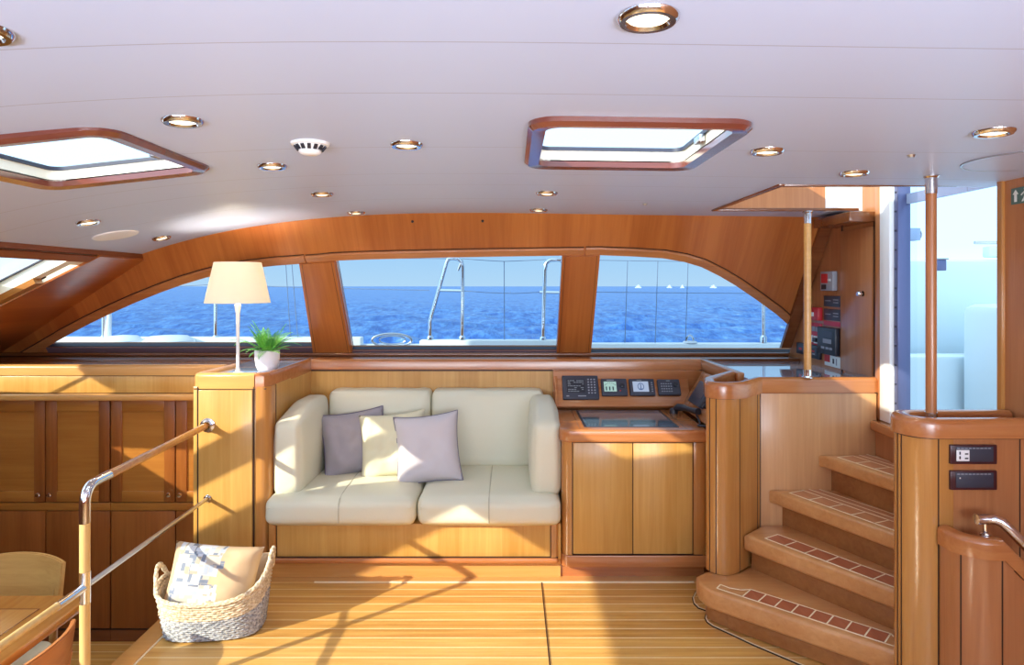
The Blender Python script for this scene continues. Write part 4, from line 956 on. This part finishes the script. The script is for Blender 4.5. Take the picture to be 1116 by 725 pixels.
# ================================================================ POSTS
def pole(px, Y, z0, z1, r, label, mat, ct, cb):
    p = Vector(((px-CX)/F*Y, Y, z0)); T = thing('grab_pole', label, 'pole', p)
    mb = MB(mat); mb.tube([(p.x,Y,z0+cb-.01),(p.x,Y,z1-ct+.01)], r, mat, 20); link('pole', mb, T)
    mb = MB(CHROME); mb.lathe([(r*1.5,0),(r*1.5,.004),(r*1.12,.010),(r*1.12,cb),(r*.9,cb)], p, Z_, CHROME, 24); link('collar', mb, T)
    mb = MB(CHROME); mb.lathe([(r*1.4,z1-z0),(r*1.4,z1-z0-.004),(r*1.12,z1-z0-.01),(r*1.12,z1-z0-ct),(r*.9,z1-z0-ct)], p, Z_, CHROME, 24); link('collar', mb, T)
pole(880,3.225,1.053,1.866,.0175,'slim pale wood grab pole standing on the stair partition cap',WPALEX,.06,.04)
pole(1014.8,2.335,1.0,zc(1.48),.0175,'cherry wood grab pole with steel collars in front of the exit door',WBULK,.065,.055)
# stair rail on the left
RL = thing('stair_rail','tubular stair rail of wood and steel with an elbow, at the left floor edge','railing',(-1.487,2.3,0))
E = Vector((-1.487,2.3,.80)); wl2 = Vector((-1.555,3.376,.79))
dr = (wl2-E).normalized()
mb = MB(CHROME); mb.lathe([(.036,0),(.036,.006),(.024,.010),(.022,.03)], wl2, -dr, CHROME, 24); link('wall_flange', mb, RL)
mb = MB(WPOST); mb.tube([E+dr*.13,wl2-dr*.02], .0165, WPOST, 20); link('top_rail', mb, RL)
mb = MB(CHROME)
el = [E+dr*.15+Z_*0]; 
for k in range(0,10):
    a = R(90*k/9); el.append(E+dr*.055*(1-math.sin(a))+Z_*(-.055*(1-math.cos(a))))
el.append(E-Z_*.125); mb.tube(el, .0178, CHROME, 20); link('elbow', mb, RL)
mb = MB(WPALE); mb.tube([E-Z_*.12,(E.x,E.y,.02)], .0168, WPALE, 20); link('post', mb, RL)
mb = MB(CHROME); mb.lathe([(.035,.002),(.035,.008),(.018,.012),(.018,.03)], (E.x,E.y,0), Z_, CHROME, 24); link('base_flange', mb, RL)
J = Vector((E.x,E.y,.452)); J2 = Vector((-1.555,3.376,.415)); J3 = Vector((-1.492,1.2,.452))
mb = MB(CHROME); mb.lathe([(.018,-.055),(.0182,.055)], J, Z_, CHROME, 24); mb.tube([J,J+(J3-J).normalized()*.14], .0145, CHROME, 16); link('tee_sleeve', mb, RL)
mb = MB(STEEL); mb.tube([J,J2], .0095, STEEL, 14); mb.lathe([(.019,0),(.019,.005),(.011,.012)], J2, -(J2-J).normalized(), CHROME, 20); link('steel_rod', mb, RL)
mb = MB(WPALE); mb.tube([J+(J3-J).normalized()*.13,J3], .0128, WPALE, 16); link('lower_rail', mb, RL)
# ================================================================ BASKET
BC = Vector((-1.300,2.905,.004)); BT = thing('basket','woven seagrass basket, cream above and grey below, holding two cushions','basket',BC)
brot = Matrix.Rotation(R(7),3,'Z')
def sup(a, hx, hy, e=3.2):
    c_, s_ = math.cos(a), math.sin(a); k = (abs(c_)**e+abs(s_)**e)**(-1/e); return Vector((hx*c_*k, hy*s_*k, 0))
def rimz(a): return .168+(.10 if math.cos(a) > 0 else .05)*abs(math.cos(a))**3
def bpt(a, f_, off=0):
    h = rimz(a)*f_; g = f_; hx = .198+.028*g; hy = .125+.04*g; p = sup(a, hx+off, hy+off); p.z = h; return BC+brot @ p
def bshell(f0, f1, rows, mat, name):
    t = bmesh.new(); na = 144; rg = []
    for j in range(rows*3+1):
        f_ = f0+(f1-f0)*j/(rows*3); rw = j//3; ring = []
        for i in range(na):
            a = 2*math.pi*i/na
            bump = .0075*math.sin(math.pi*((j%3)/3))*(.62+.38*math.sin(na/4*a+ (rw%2)*math.pi)); ring.append(t.verts.new(bpt(a, f_, bump)))
        rg.append(ring)
    for A_, B_ in zip(rg, rg[1:]):
        for k in range(na): t.faces.new((A_[k],A_[(k+1)%na],B_[(k+1)%na],B_[k]))
    mb = MB(mat); mb._merge(t, mat)
    return link(name, mb, BT, angle=80)
bshell(0,.56,10,GREYGRASS,'lower_weave')['label'] = 'grey woven lower band'; bshell(.56,1,7,SEAGRASS,'upper_weave')['label'] = 'cream woven upper band'
mb = MB(SEAGRASS); ring = [bpt(2*math.pi*i/96,1.0,.001)+Z_*.004 for i in range(97)]
for ph in (0,2.1,4.2):
    mb.tube([p+Vector((math.cos(i*.9+ph)*.004,0,math.sin(i*.9+ph)*.005)) for i, p in enumerate(ring)], .0065, SEAGRASS, 6, caps=False)
link('rim', mb, BT)
mb = MB(GREYGRASS); t = bmesh.new(); t.faces.new([t.verts.new(bpt(2*math.pi*i/48,.02,-.01)+Z_*.008) for i in range(48)]); mb._merge(t, GREYGRASS, False)
t = bmesh.new(); rg = [[t.verts.new(bpt(2*math.pi*i/60, f_, -.008)) for i in range(60)] for f_ in (.03,.5,.98)]
for A_, B_ in zip(rg, rg[1:]):
    for k in range(60): t.faces.new((A_[k],A_[(k+1)%60],B_[(k+1)%60],B_[k]))
mb._merge(t, SEAGRASS); link('lining', mb, BT)
for sg in (-1,1):
    mb = MB(SEAGRASS); pts = []
    for k in range(15):
        a = math.pi*k/14; an_ = (math.pi if sg < 0 else 0)+(-.40+.80*k/14)*1.0
        p = bpt(an_,1.0,.002+.012*math.sin(a)); p.z = bpt(an_,1.0).z-.015+.078*math.sin(a)**.8; pts.append(p)
    for ph in (0,math.pi): mb.tube([p+Vector((0,math.cos(k*1.4+ph)*.005,math.sin(k*1.4+ph)*.005)) for k, p in enumerate(pts)], .0078, SEAGRASS, 8)
    link('handle', mb, BT)
pillow('scatter_cushion','peach cushion with blue-grey block print, standing in the basket',(-1.308,2.885,.215),.385,.30,.08,6,24,-6,PRINT,None,seed=5,pinch=.06)
pillow('scatter_cushion','plain peach cushion tucked behind the printed one in the basket',(-1.312,2.975,.168),.43,.24,.045,6,22,-1,PEACH,None,seed=6,pinch=.06)
# ================================================================ DINING TABLE AND CHAIRS (lower saloon)
DT = thing('dining_table','cherry wood dining table with inlaid border, lower left','table',(-2.3,2.15,LOW))
mb = MB(WTABLE); mb.prism(rr(-2.85,-1.765,1.45,2.78,.03,4), .165, .20, WTABLE, .006); mb.box(-2.70,-1.90,1.6,2.66,.1995,.2008,WTABLE,0); link('table_top', mb, DT)
mb = MB(HOLLY); 
for x0,x1,y0,y1 in ((-2.70,-1.90,2.655,2.66),(-2.70,-1.90,1.60,1.605),(-2.70,-2.695,1.6,2.66),(-1.905,-1.90,1.6,2.66)): mb.box(x0,x1,y0,y1,.199,.2013,WDARK,0)
link('inlay', mb, DT)
for y in (1.75,2.5):
    mb = MB(WTABLE); mb.box(-2.40,-2.20,y-.05,y+.05,LOW+.03,.166,WTABLE,.01); mb.box(-2.60,-2.0,y-.05,y+.05,LOW,LOW+.04,WTABLE,.01); link('pedestal', mb, DT)
def chair(loc, rot, label, mat):
    T = thing('dining_chair', label, 'chair', (0,0,0), 'dining chairs'); n = 16
    t = bmesh.new(); g = []
    for s_ in (0,1):
        for z_ in (0,1):
            row = []
            for i in range(n+1):
                u = -1+2*i/n; a = u*.62; rad = .36+(.0 if s_ == 0 else .018)
                x = math.sin(a)*rad*1.08; y = -.245+ (1-math.cos(a))*rad*1.0*(1) - (0 if s_ == 0 else .018)
                hz = (.60+.03*(1-u*u)) if z_ == 0 else (.80+.018*(1-u*u)); y2 = y-(.03 if z_ else 0)
                row.append(t.verts.new((x,y2,hz)))
            g.append(row)
    fi, ft, ob, ot = g
    for i in range(n):
        t.faces.new((fi[i],fi[i+1],ft[i+1],ft[i])); t.faces.new((ob[i],ob[i+1],ot[i+1],ot[i])); t.faces.new((ft[i],ft[i+1],ot[i+1],ot[i])); t.faces.new((fi[i],fi[i+1],ob[i+1],ob[i]))
    for i in (0,n): t.faces.new((fi[i],ft[i],ot[i],ob[i]))
    mb = MB(mat); mb._merge(t, mat); bmesh.ops.bevel(mb.bm, geom=[e for e in mb.bm.edges if e.calc_face_angle(0) > 1], offset=.004, segments=2, affect='EDGES'); link('backrest', mb, T)
    mb = MB(CREAM); mb.prism(rr(-.21,.21,-.20,.22,.05,5), .40, .455, CREAM, .018, 3); link('seat', mb, T)
    mb = MB(mat); mb.prism(rr(-.215,.215,-.205,.225,.05,5), .375, .40, mat, .004); link('seat_frame', mb, T)
    for sx in (-1,1):
        mb = MB(mat); mb.tube([(sx*.185,.19,0),(sx*.19,.185,.38)], .016, mat, 10, radii=[.012,.018]); link('leg', mb, T)
        mb = MB(mat); mb.tube([(sx*.19,-.25,0),(sx*.19,-.20,.40),(sx*.195,-.205,.62),(sx*.195,-.225,.70)], .016, mat, 10, radii=[.012,.018,.015,.011]); link('leg', mb, T)
    T.location = loc; T.rotation_euler = (0,0,R(rot)); return T
WCH = wood('chair_ash', (212,164,96), (190,138,72), 'X', rough=.35)
chair((-2.275,2.80,LOW), 180, 'curved wooden dining chair at the far side of the table, pale back facing the table', WCH)
chair((-1.875,2.27,LOW), 90, 'curved wooden dining chair on the stair side of the table, seen from behind', wood('chair_cherry', (206,138,84), (182,112,62), 'X', rough=.35))
# ================================================================ BULKHEAD INSTRUMENTS
def bulk(name, x0, x1, y0, y1, th, mat, label, cat, extra=None, part=None):
    a = UX(x0,(y0+y1)/2,XB); b_ = UX(x1,(y0+y1)/2,XB)
    def P(px, py): p = UX(px,py,XB); return p
    ym, yM = min(a.y,b_.y), max(a.y,b_.y); zt = UX((x0+x1)/2,y0,XB).z; zb = UX((x0+x1)/2,y1,XB).z
    T = thing(name, label, cat, (XB,(ym+yM)/2,zb))
    mb = MB(mat); mb.box(XB-th,XB-.0008,ym,yM,zb,zt,mat,min(.004,th/3)); link('case', mb, T)
    W_ = yM-ym; H_ = zt-zb
    by = {}
    for n_, u0,u1,v0,v1,h,m in extra or []:   # u from the left edge (far side), v from below
        by.setdefault(n_,[]).append((u0,u1,v0,v1,h,m))
    for n_, L_ in [(n_, [q]) for n_, l_ in by.items() for q in l_]:
        mb = MB(L_[0][5])
        for u0,u1,v0,v1,h,m in L_: mb.box(XB-th-h,XB-th+.0005,yM-W_*u1,yM-W_*u0,zb+H_*v0,zb+H_*v1,m,0)
        link(n_, mb, T)
    return T
bulk('gas_alarm',899.5,913,296,317,.03,GREYP,'grey wall alarm box with red screen, topmost on the instrument bulkhead','alarm',[('screen',.1,.62,.40,.88,.002,RED),('button',.66,.86,.5,.62,.003,SIGNW),('key',.12,.5,.08,.32,.002,BLACKP)])
bulk('gauge_panel',899,917,322.5,334.5,.008,DARKP,'upper of two dark rectangular gauge panels on the bulkhead','instrument',[('scale',.1,.45,.5,.58,.001,GREYP),('scale',.6,.9,.6,.68,.001,GREYP),('scale',.6,.9,.35,.42,.001,GREYP)])
bulk('gauge_panel',899,917,337,349.5,.008,DARKP,'lower of two dark rectangular gauge panels on the bulkhead','instrument',[('scale',.1,.45,.5,.58,.001,GREYP),('scale',.6,.9,.6,.68,.001,GREYP),('scale',.6,.9,.35,.42,.001,GREYP)])
bulk('warning_strip',898,916,350.5,355.5,.003,PINKR,'red label strip above the black display','label')
bulk('fire_call_point',885.5,897,335,349,.03,RED,'red alarm call box with a white square beside the grab pole','alarm',[('plate',.1,.6,.3,.62,.003,SIGNW)])
bulk('plotter',896,916,357,386.5,.03,BLACKP,'black display unit with grey screen on the bulkhead','display',[('screen',.35,.8,.42,.58,.002,GREYP),('screen',.3,.85,.62,.86,.0015,DARKP),('key',.25,.42,.2,.28,.002,GREYP),('key',.5,.66,.2,.28,.002,GREYP),('key',.7,.85,.2,.28,.002,GREYP)])
bulk('switch_panel',882,896,352,376,.006,PINKR,'reddish switch panel with two switches beside the grab pole','switch panel',[('switch',.38,.62,.62,.84,.008,GREYP),('switch',.70,.92,.62,.84,.008,GREYP),('rotary_switch',.15,.4,.12,.44,.005,SIGNW),('rotary_switch',.5,.9,.08,.42,.006,SIGNW),('rotary_knob',.58,.82,.16,.34,.02,BLACKP)])
bulk('small_gauge',885,896,376.5,391,.02,BLACKP,'small black gauge with coloured marks low on the bulkhead','instrument',[('dial',.2,.8,.25,.8,.002,DARKP),('dial',.35,.6,.5,.62,.003,RED),('dial',.4,.65,.3,.4,.003,GREYP)])
bulk('small_gauge',871,882,374,386,.02,BLACKP,'small black gauge behind the grab pole, next to the window corner','instrument',[('dial',.2,.8,.25,.8,.002,DARKP),('dial',.35,.6,.4,.6,.003,RED)])
bulk('notice_card',899,917,388,400,.002,SIGNW,'small white notice card with a red corner at the foot of the bulkhead','notice',[('red_corner',0,.34,.35,1,.0006,RED),('mark',.5,.6,.3,.75,.0006,BLACKP),('mark',.7,.76,.2,.8,.0006,GREYP)])
# exit sign
sx = [UX(1102,215,XB-.004).y, UX(1124,215,XB-.004).y]; zt = UX(1103,206,XB).z; zb = UX(1103,223.5,XB).z
ES = thing('exit_sign','green exit sign with white arrow and running figure, at the right edge','sign',(XB,(sx[0]+sx[1])/2,zb))
mb = MB(SIGNG); mb.box(XB-.005,XB-.0008,sx[1]-.06,sx[0],zb,zt,SIGNG,.001); link('board', mb, ES)
def sq(u, v): return Vector((XB-.0056, sx[0]-u, zb+v))   # metres from the sign's left lower corner
Hs = zt-zb
def poly_mark(mb, pts):
    t = bmesh.new(); f = t.faces.new([t.verts.new(sq(u*Hs,v*Hs)) for u, v in pts]); mb._merge(t, SIGNW, False)
k_ = (sx[0]-sx[1])/(22/17.5*Hs)
mb = MB(SIGNW)
def S(pts): poly_mark(mb, [(u*k_,v) for u, v in pts])
S([(.22,.14),(.40,.14),(.40,.62),(.22,.62)]); S([(.12,.60),(.50,.60),(.31,.90)]); link('arrow', mb, ES)
mb = MB(SIGNW)
S([(.92+.09*math.cos(a_),.86+.09*math.sin(a_)) for a_ in [2*math.pi*i/12 for i in range(12)]])
S([(.80,.72),(.96,.76),(1.02,.46),(.86,.42)]); S([(.82,.74),(.86,.66),(.70,.48),(.62,.52)]); S([(.94,.74),(1.0,.62),(1.16,.54),(1.18,.62),(1.04,.74)])
S([(.86,.46),(.96,.42),(.80,.10),(.68,.12)]); S([(.92,.46),(1.02,.46),(1.14,.30),(1.10,.10),(1.0,.10),(1.04,.28)]); link('running_figure', mb, ES)
# ================================================================ EXIT DOOR
dm = MB(WHITEP); dm.box(XB-.03,XB+.05,3.115,3.20,.852,2.11,WHITEP,.003); dm.box(XB-.025,XB+.05,3.20,3.25,.852,2.11,WBULK,.002); dr_ = struct('door_1', dm)
mb = MB(BLUEAL); mb.box(XB-.01,XB+.05,3.082,3.115,.852,2.11,BLUEAL,.003); link('metal_edge', mb, dr_)
mb = MB(GASKET)
for k in range(12): mb.lathe([(0,.004),(.004,.004),(.005,0)], (XB-.0105,3.098,.95+.09*k), -X_, GASKET, 8)
link('rivets', mb, dr_)
mb = MB(CLEAR); mb.poly3([(XB+.03,3.082,.86),(XB+.03,3.0,.86),(XB+.03,3.0,2.1),(XB+.03,3.082,2.1)], CLEAR); link('pane', mb, dr_)
mb = MB(WBULK); mb.box(XB-.012,XB+.06,2.425,2.452,.85,2.11,WPOST,.003); link('side_post', mb, dr_)
# ================================================================ OUTSIDE
ck = MB(GELCOAT)
ck.box(XB+.06,7.5,1.0,4.75,.30,.40,GELCOAT,0)                       # cockpit sole
ck.box(1.95,7.5,4.55,4.75,.40,1.02,GELCOAT,.03)                     # seat front
ck.box(2.55,7.5,4.9,5.15,.40,1.70,GELCOAT,.05)                      # coaming
ck.box(1.95,2.55,4.55,4.9,.4,1.05,GELCOAT,.03)
ck.box(3.05,3.8,3.9,4.5,.40,1.38,GELCOAT,.06)
ck.box(4.6,5.2,1.0,4.9,.4,1.55,GELCOAT,.05)
co = props(link('cockpit', ck), 'white moulded cockpit seen through the exit door', 'cockpit', kind='structure')
mb = MB(GREENGL); mb.box(3.6,5.2,4.98,5.06,1.72,1.80,GREENGL,.01); mb.tube([(3.5,5.0,1.83),(5.6,5.0,1.83)], .012, STEEL, 8)
for x in (3.7,4.3): mb.tube([(x,5.0,1.70),(x,5.0,1.83)], .012, STEEL, 8)
solo('cockpit_rail', mb, 'pale rail along the cockpit coaming outside the door','rail')
p = U(988,262,3.75); q = U(1003.5,248.5,3.75)
T = thing('deck_lamp','small blue-grey deck fitting with a side ring, outside the door beside the pole','deck fitting',((p.x+q.x)/2,3.8,p.z))  # deck lamp housing; its arm ends free in the air
mb = MB(BLUEBOX); mb.box(p.x,q.x,3.75,3.82,p.z,q.z,BLUEBOX,.004); link('case', mb, T)
mb = MB(GREYP); c_ = Vector((q.x,3.78,(p.z+q.z)/2)); mb.tube([c_+Vector((.022*math.sin(R(a))*1.0, 0, .028*math.cos(R(a)))) for a in range(0,181,15)], .004, GREYP, 8); link('ring', mb, T)
mb = MB(GREYP); mb.tube([Vector((p.x+.004,3.78,p.z+.01)),Vector((p.x-.004,3.78,q.z-.02)),Vector((p.x-.006,3.78,q.z+.05)),Vector((p.x-.02,3.79,q.z+.09)),Vector((p.x-.03,3.8,2.5))], .004, GREYP, 8); link('arm', mb, T)
p = U(1021,295,3.84); q = U(1028,283,3.84); mb = MB(BLUEAL); mb.box(p.x,q.x+.02,3.84,3.9,p.z,q.z,BLUEAL,.004); mb.box(p.x-.004,q.x+.03,3.835,3.9,q.z,q.z+.008,GREYP,.002)
solo('deck_box', mb, 'small blue box on the white cockpit moulding, right of the pole','deck fitting')
# side deck and bulwark
BY = 5.55
def bx_(px): return (px-CX)/F*BY
dk = MB(DECKW); dk.box(-9,7.5,4.38,5.75,.55,.62,DECKW,0); props(link('side_deck', dk),'white side deck outside the windows','deck',kind='structure')
zb1 = EYE+(CY-372)/F*BY
bw = MB(BULW); bw.box(-9,bx_(393),BY,BY+.12,.3,zb1+.032,BULW,.012); bw.box(bx_(457),bx_(640),BY,BY+.12,.3,zb1+.008,BULW,.012); bw.box(bx_(640),9,BY,BY+.12,.3,zb1-.02,BULW,.012)
bw.box(bx_(392),bx_(458),BY+.04,BY+.12,.3,zb1-.03,DECKW,.004); props(link('bulwark', bw),'white bulwark along the side deck','bulwark',kind='structure')
c_ = U(427,371,BY-.02); mb = MB(CHROME); ring = [c_+Vector((math.cos(R(a))*.165,0,math.sin(R(a))*.055)) for a in range(0,361,10)]; mb.tube(ring, .010, STEEL, 10, caps=False)
ring = [c_+Vector((math.cos(R(a))*.11,.03,math.sin(R(a))*.035)) for a in range(0,361,10)]; mb.tube(ring, .006, STEEL, 8, caps=False)
solo('fairlead', mb, 'polished oval mooring fairlead on the bulwark, middle window','fairlead')
def V(px, py, d=0): return U(px, py, BY+.05+d)
G1 = thing('boarding_gate','polished boarding gate rails, one upright bent, in the middle window','guard rail',V(487,371))
mb = MB(CHROME); mb.tube([V(468.7,372),V(468.7,350),V(470,345),V(486.5,286),V(488.5,282.5),V(492,281.5),V(499,282),V(503,285),V(504.3,291),V(503.6,372)], .017, CHROME, 10); link('hoop', mb, G1)
mb = MB(CHROME); mb.tube([V(477,316.5),V(504,317)], .012, CHROME, 8); mb.tube([V(503,285),V(499,295)], .01, CHROME, 8); link('cross_bar', mb, G1)
for x in (468.7,503.6): mb = MB(WHITEP); mb.lathe([(.03,0),(.03,.04),(.02,.06)], V(x,373.5), Z_, CHROME, 16); link('foot', mb, G1)
G2 = thing('boarding_gate','polished boarding gate hoop beside the right window pillar','guard rail',V(600,373))
mb = MB(CHROME); mb.tube([V(591.5,374),V(593.8,295),V(595,287),V(599,283.5),V(606,283),V(612,283.5),V(614,288),V(611,340),V(610,374)], .017, CHROME, 10); link('hoop', mb, G2)
mb = MB(CHROME); mb.tube([V(588,318.5),V(612,319)], .012, CHROME, 8); link('cross_bar', mb, G2)
mb = MB(CHROME); mb.lathe([(.03,0),(.03,.04),(.02,.06)], V(591.5,374.5), Z_, CHROME, 16); link('foot', mb, G2)
for px, py, w in ((235,280,'behind the lamp shade'),(832,285,'near the right end of the windows'),(113,300,'at the far left of the left window')):
    mb = MB(CHROME); mb.tube([V(px,373),V(px,py)], .017, CHROME, 10); mb.lathe([(.03,0),(.03,.05),(.02,.07)], V(px,374.5), Z_, CHROME, 16); solo('stanchion', mb, 'polished guard rail stanchion '+w,'stanchion','guard rail stanchions')
mb = MB(WHITEP); mb.tube([V(117,373),V(119,345),V(118,335),V(117,330)], .03, WHITEP, 10, radii=[.03,.02,.02,.014]); solo('deck_fitting', mb, 'white fitting beside the leftmost stanchion','deck fitting')
def wire(pts, label): mb = MB(ROPE); mb.tube([V(*p) for p in pts], .0032, ROPE, 6); solo('lifeline', mb, label, 'wire', 'lifeline wires')
wire([(113,317),(180,313),(235,310),(345,314),(468,316.5)], 'wire running from the far left stanchion to the boarding gate')
wire([(113,300),(235,281),(350,281),(490,282)], 'upper wire running left from the boarding gate top')
wire([(505,317),(530,319),(560,320),(590,318.5)], 'lower wire hanging between the two gates')
wire([(503,282),(530,284),(549,285),(575,284),(595,283)], 'upper wire sagging between the two gates')
wire([(610,318),(700,319),(832,320)], 'lower wire across the right window')
wire([(610,283),(700,284.5),(832,286)], 'upper wire across the right window')
wire([(549.5,285),(549.8,372)], 'thin vertical line hanging in the middle window')
for x, w in ((684,'left'),(717,'middle'),(750,'right')): wire([(x,284.3),(x-3,374)], 'thin vertical line in the right window, the '+w+' one of three')
wire([(311,281),(317,374)], 'thin slanting line in the left window, the left one of two'); wire([(317.5,281),(325,374)], 'thin slanting line in the left window, the right one of two')
c_ = V(752,372); mb = MB(CHROME); mb.tube([c_+Vector((math.cos(R(a))*.03,0,math.sin(R(a))*.05)) for a in range(0,181,15)], .008, CHROME, 8); mb.lathe([(.06,-.012),(.055,.0),(0,.004)], c_, Z_, WHITEP, 18); solo('deck_ring', mb, 'small steel ring on the bulwark in the right window','deck fitting')
for px, w, s_ in ((140,'left',1),(170,'right',1.3)):
    c_ = U(px+(-6 if px < 150 else 14),371,BY-.15); mb = MB(DECKW); mb.lathe([(.16*s_,-.06),(.15*s_,0),(.11*s_,.035),(0,.045)], c_, Z_, WHITEP, 24); solo('deck_vent', mb, 'low white deck dome in the left window, the '+w+' one of two','deck fitting')
bo = MB(GELCOAT); bo.box(-3.86,6.5,2.35,2.65,2.95,3.75,GELCOAT,.1,4); bo.box(-3.95,-3.7,2.4,2.6,1.9,5.5,GELCOAT,.05,3); props(link('shade_blocker', bo),'unseen beam and post added outside to shade the bulwark','shade_blocker',kind='structure')  # out-of-view blocker, added so the right part of the bulwark falls in shade
# sea
def sea():
    rng = np.random.RandomState(4); nx, ny = 330, 300
    yv = 6.0*np.exp(np.linspace(0, math.log(9000/6.0), ny)); tv = np.linspace(-1.35,1.35,nx)
    Yg, Tg = np.meshgrid(yv, tv, indexing='ij'); Xg = Tg*(Yg+2); Zg = np.full_like(Xg, -1.15)
    dy = Yg*(math.log(9000/6.0)/ny); dx = (Yg+2)*2.7/nx; res = np.maximum(dy*.6, dx)
    for k in range(70):
        lam = 10**rng.uniform(-.25,.85); th = rng.normal(R(80),.65); a = .014*lam**.6; ph = rng.uniform(0,6.28)
        w = np.clip((lam/res-2)/3, 0, 1); kx, ky = math.cos(th)*6.283/lam, math.sin(th)*6.283/lam
        s_ = np.sin(kx*Xg+ky*Yg+ph); Zg += a*w*(s_+.35*(s_*s_-.5))
    v = np.stack([Xg,Yg,Zg],-1).reshape(-1,3); idx = np.arange(nx*ny).reshape(ny,nx)
    f = np.stack([idx[:-1,:-1],idx[:-1,1:],idx[1:,1:],idx[1:,:-1]],-1).reshape(-1,4)
    me = bpy.data.meshes.new('sea'); me.from_pydata(v.tolist(), [], f.tolist()); me.materials.append(SEA)
    for p in me.polygons: p.use_smooth = True
    o = bpy.data.objects.new('sea', me); COL.objects.link(o); props(o, 'choppy deep blue sea to the horizon outside the windows', 'sea', kind='stuff')
sea()
for px, w, L_ in ((696,'leftmost',9),(730,'second from the left',7),(744,'third from the left',5),(778,'rightmost',9)):
    c_ = U(px,312.6,900); c_.z = -1.1; mb = MB(WHITEP)
    mb.prism([(c_.x-L_*.5,900),(c_.x+L_*.42,900),(c_.x+L_*.5,901.5),(c_.x+L_*.42,903),(c_.x-L_*.5,903)], c_.z, c_.z+1.6, WHITEP); mb.prism([(c_.x-L_*.3,900.5),(c_.x+L_*.2,900.5),(c_.x+L_*.2,902.5),(c_.x-L_*.3,902.5)], c_.z+1.5, c_.z+3.4, WHITEP)
    mb.prism([(c_.x-L_*.1,901),(c_.x+L_*.08,901),(c_.x+L_*.08,902),(c_.x-L_*.1,902)], c_.z+3.3, c_.z+4.6, WHITEP)
    solo('distant_boat', mb, 'tiny white boat on the horizon in the right window, '+w+' of four','boat','boats on the horizon')
# ================================================================ LIGHT
FILL = 27
SUNV = Vector((1.2,1.0,-.74)).normalized()
s = bpy.data.lights.new('sun','SUN'); s.energy = 8.8; s.angle = R(.6); s.color = (1,.92,.72)
so_ = bpy.data.objects.new('sun', s); COL.objects.link(so_); so_.rotation_euler = SUNV.to_track_quat('-Z','Y').to_euler(); so_.location = (-6,-4,6)
w = bpy.data.worlds.new('sky'); SC.world = w; w.use_nodes = True; nt = w.node_tree; N = nt.nodes.new; L = nt.links.new
bg = nt.nodes['Background']; tc = N('ShaderNodeTexCoord'); sp = N('ShaderNodeSeparateXYZ'); L(tc.outputs['Generated'], sp.inputs[0])
cr = N('ShaderNodeValToRGB'); e = cr.color_ramp.elements; e[0].position = 0; e[0].color = (*lin((196,222,244)),1); e[1].position = .9; e[1].color = (*lin((214,236,250)),1)
q = e.new(.05); q.color = (*lin((178,214,246)),1); q = e.new(.3); q.color = (*lin((176,212,246)),1)
L(sp.outputs['Z'], cr.inputs[0])
dt = N('ShaderNodeVectorMath'); dt.operation = 'DOT_PRODUCT'; dt.inputs[1].default_value = tuple(-SUNV); L(tc.outputs['Generated'], dt.inputs[0])
mx = N('ShaderNodeMath'); mx.operation = 'MAXIMUM'; mx.inputs[1].default_value = 0; L(dt.outputs['Value'], mx.inputs[0])
pw = N('ShaderNodeMath'); pw.operation = 'POWER'; pw.inputs[1].default_value = 2; L(mx.outputs[0], pw.inputs[0])
ma = N('ShaderNodeMath'); ma.operation = 'MULTIPLY_ADD'; ma.inputs[1].default_value = 1.6; ma.inputs[2].default_value = 1; L(pw.outputs[0], ma.inputs[0])
ms = N('ShaderNodeMath'); ms.operation = 'MULTIPLY'; ms.inputs[1].default_value = 2.2; L(ma.outputs[0], ms.inputs[0])
L(cr.outputs[0], bg.inputs['Color']); L(ms.outputs[0], bg.inputs['Strength'])
# added area lamps in the unseen far-side windows, boosting the daylight from the sky
for k, (a, b_) in enumerate(OPW):
    l = bpy.data.lights.new('window_fill','AREA'); l.shape = 'RECTANGLE'; l.size = b_-a-.04; l.size_y = .62; l.energy = (4,9,30)[k]; l.color = (.70,.85,1)
    o = bpy.data.objects.new('window_fill', l); COL.objects.link(o); o.location = ((a+b_)/2,-1.58,1.34); o.rotation_euler = (R(90),0,0)
# added fill lamps, unseen behind the camera, aimed up to brighten the ceiling
for k, (x, y, z, sx_, sy_, rx, ry, e_) in enumerate(((-1.2,-1.3,.98,1.7,.15,60,0,FILL),(.75,-1.3,.98,1.7,.15,60,0,FILL))):
    l = bpy.data.lights.new('ceiling_fill','AREA'); l.shape = 'RECTANGLE'; l.size = sx_; l.size_y = sy_; l.energy = e_; l.spread = R(80); l.color = (.84,.89,1)
    o = bpy.data.objects.new('ceiling_fill', l); COL.objects.link(o); o.location = (x,y,z); o.rotation_euler = (R(180-rx),R(ry),0)
# ================================================================ CAMERA
cam = bpy.data.cameras.new('camera'); co_ = bpy.data.objects.new('camera', cam); COL.objects.link(co_)
co_.location = (0,0,EYE); co_.rotation_euler = (R(90),0,0); cam.sensor_fit = 'HORIZONTAL'; cam.sensor_width = 36; cam.lens = 36*F/1116; cam.shift_y = (CY-362.5)/1116; cam.clip_end = 20000; cam.clip_start = .05
SC.camera = co_
SC.view_settings.view_transform = 'Standard'; SC.view_settings.look = 'None'; SC.view_settings.gamma = 1; SC.view_settings.use_curve_mapping = False
SC.view_settings.exposure = -.12
SC.cycles.use_denoising = True; SC.cycles.max_bounces = 10; SC.cycles.diffuse_bounces = 6; SC.cycles.transparent_max_bounces = 16; SC.cycles.caustics_reflective = False; SC.cycles.caustics_refractive = False
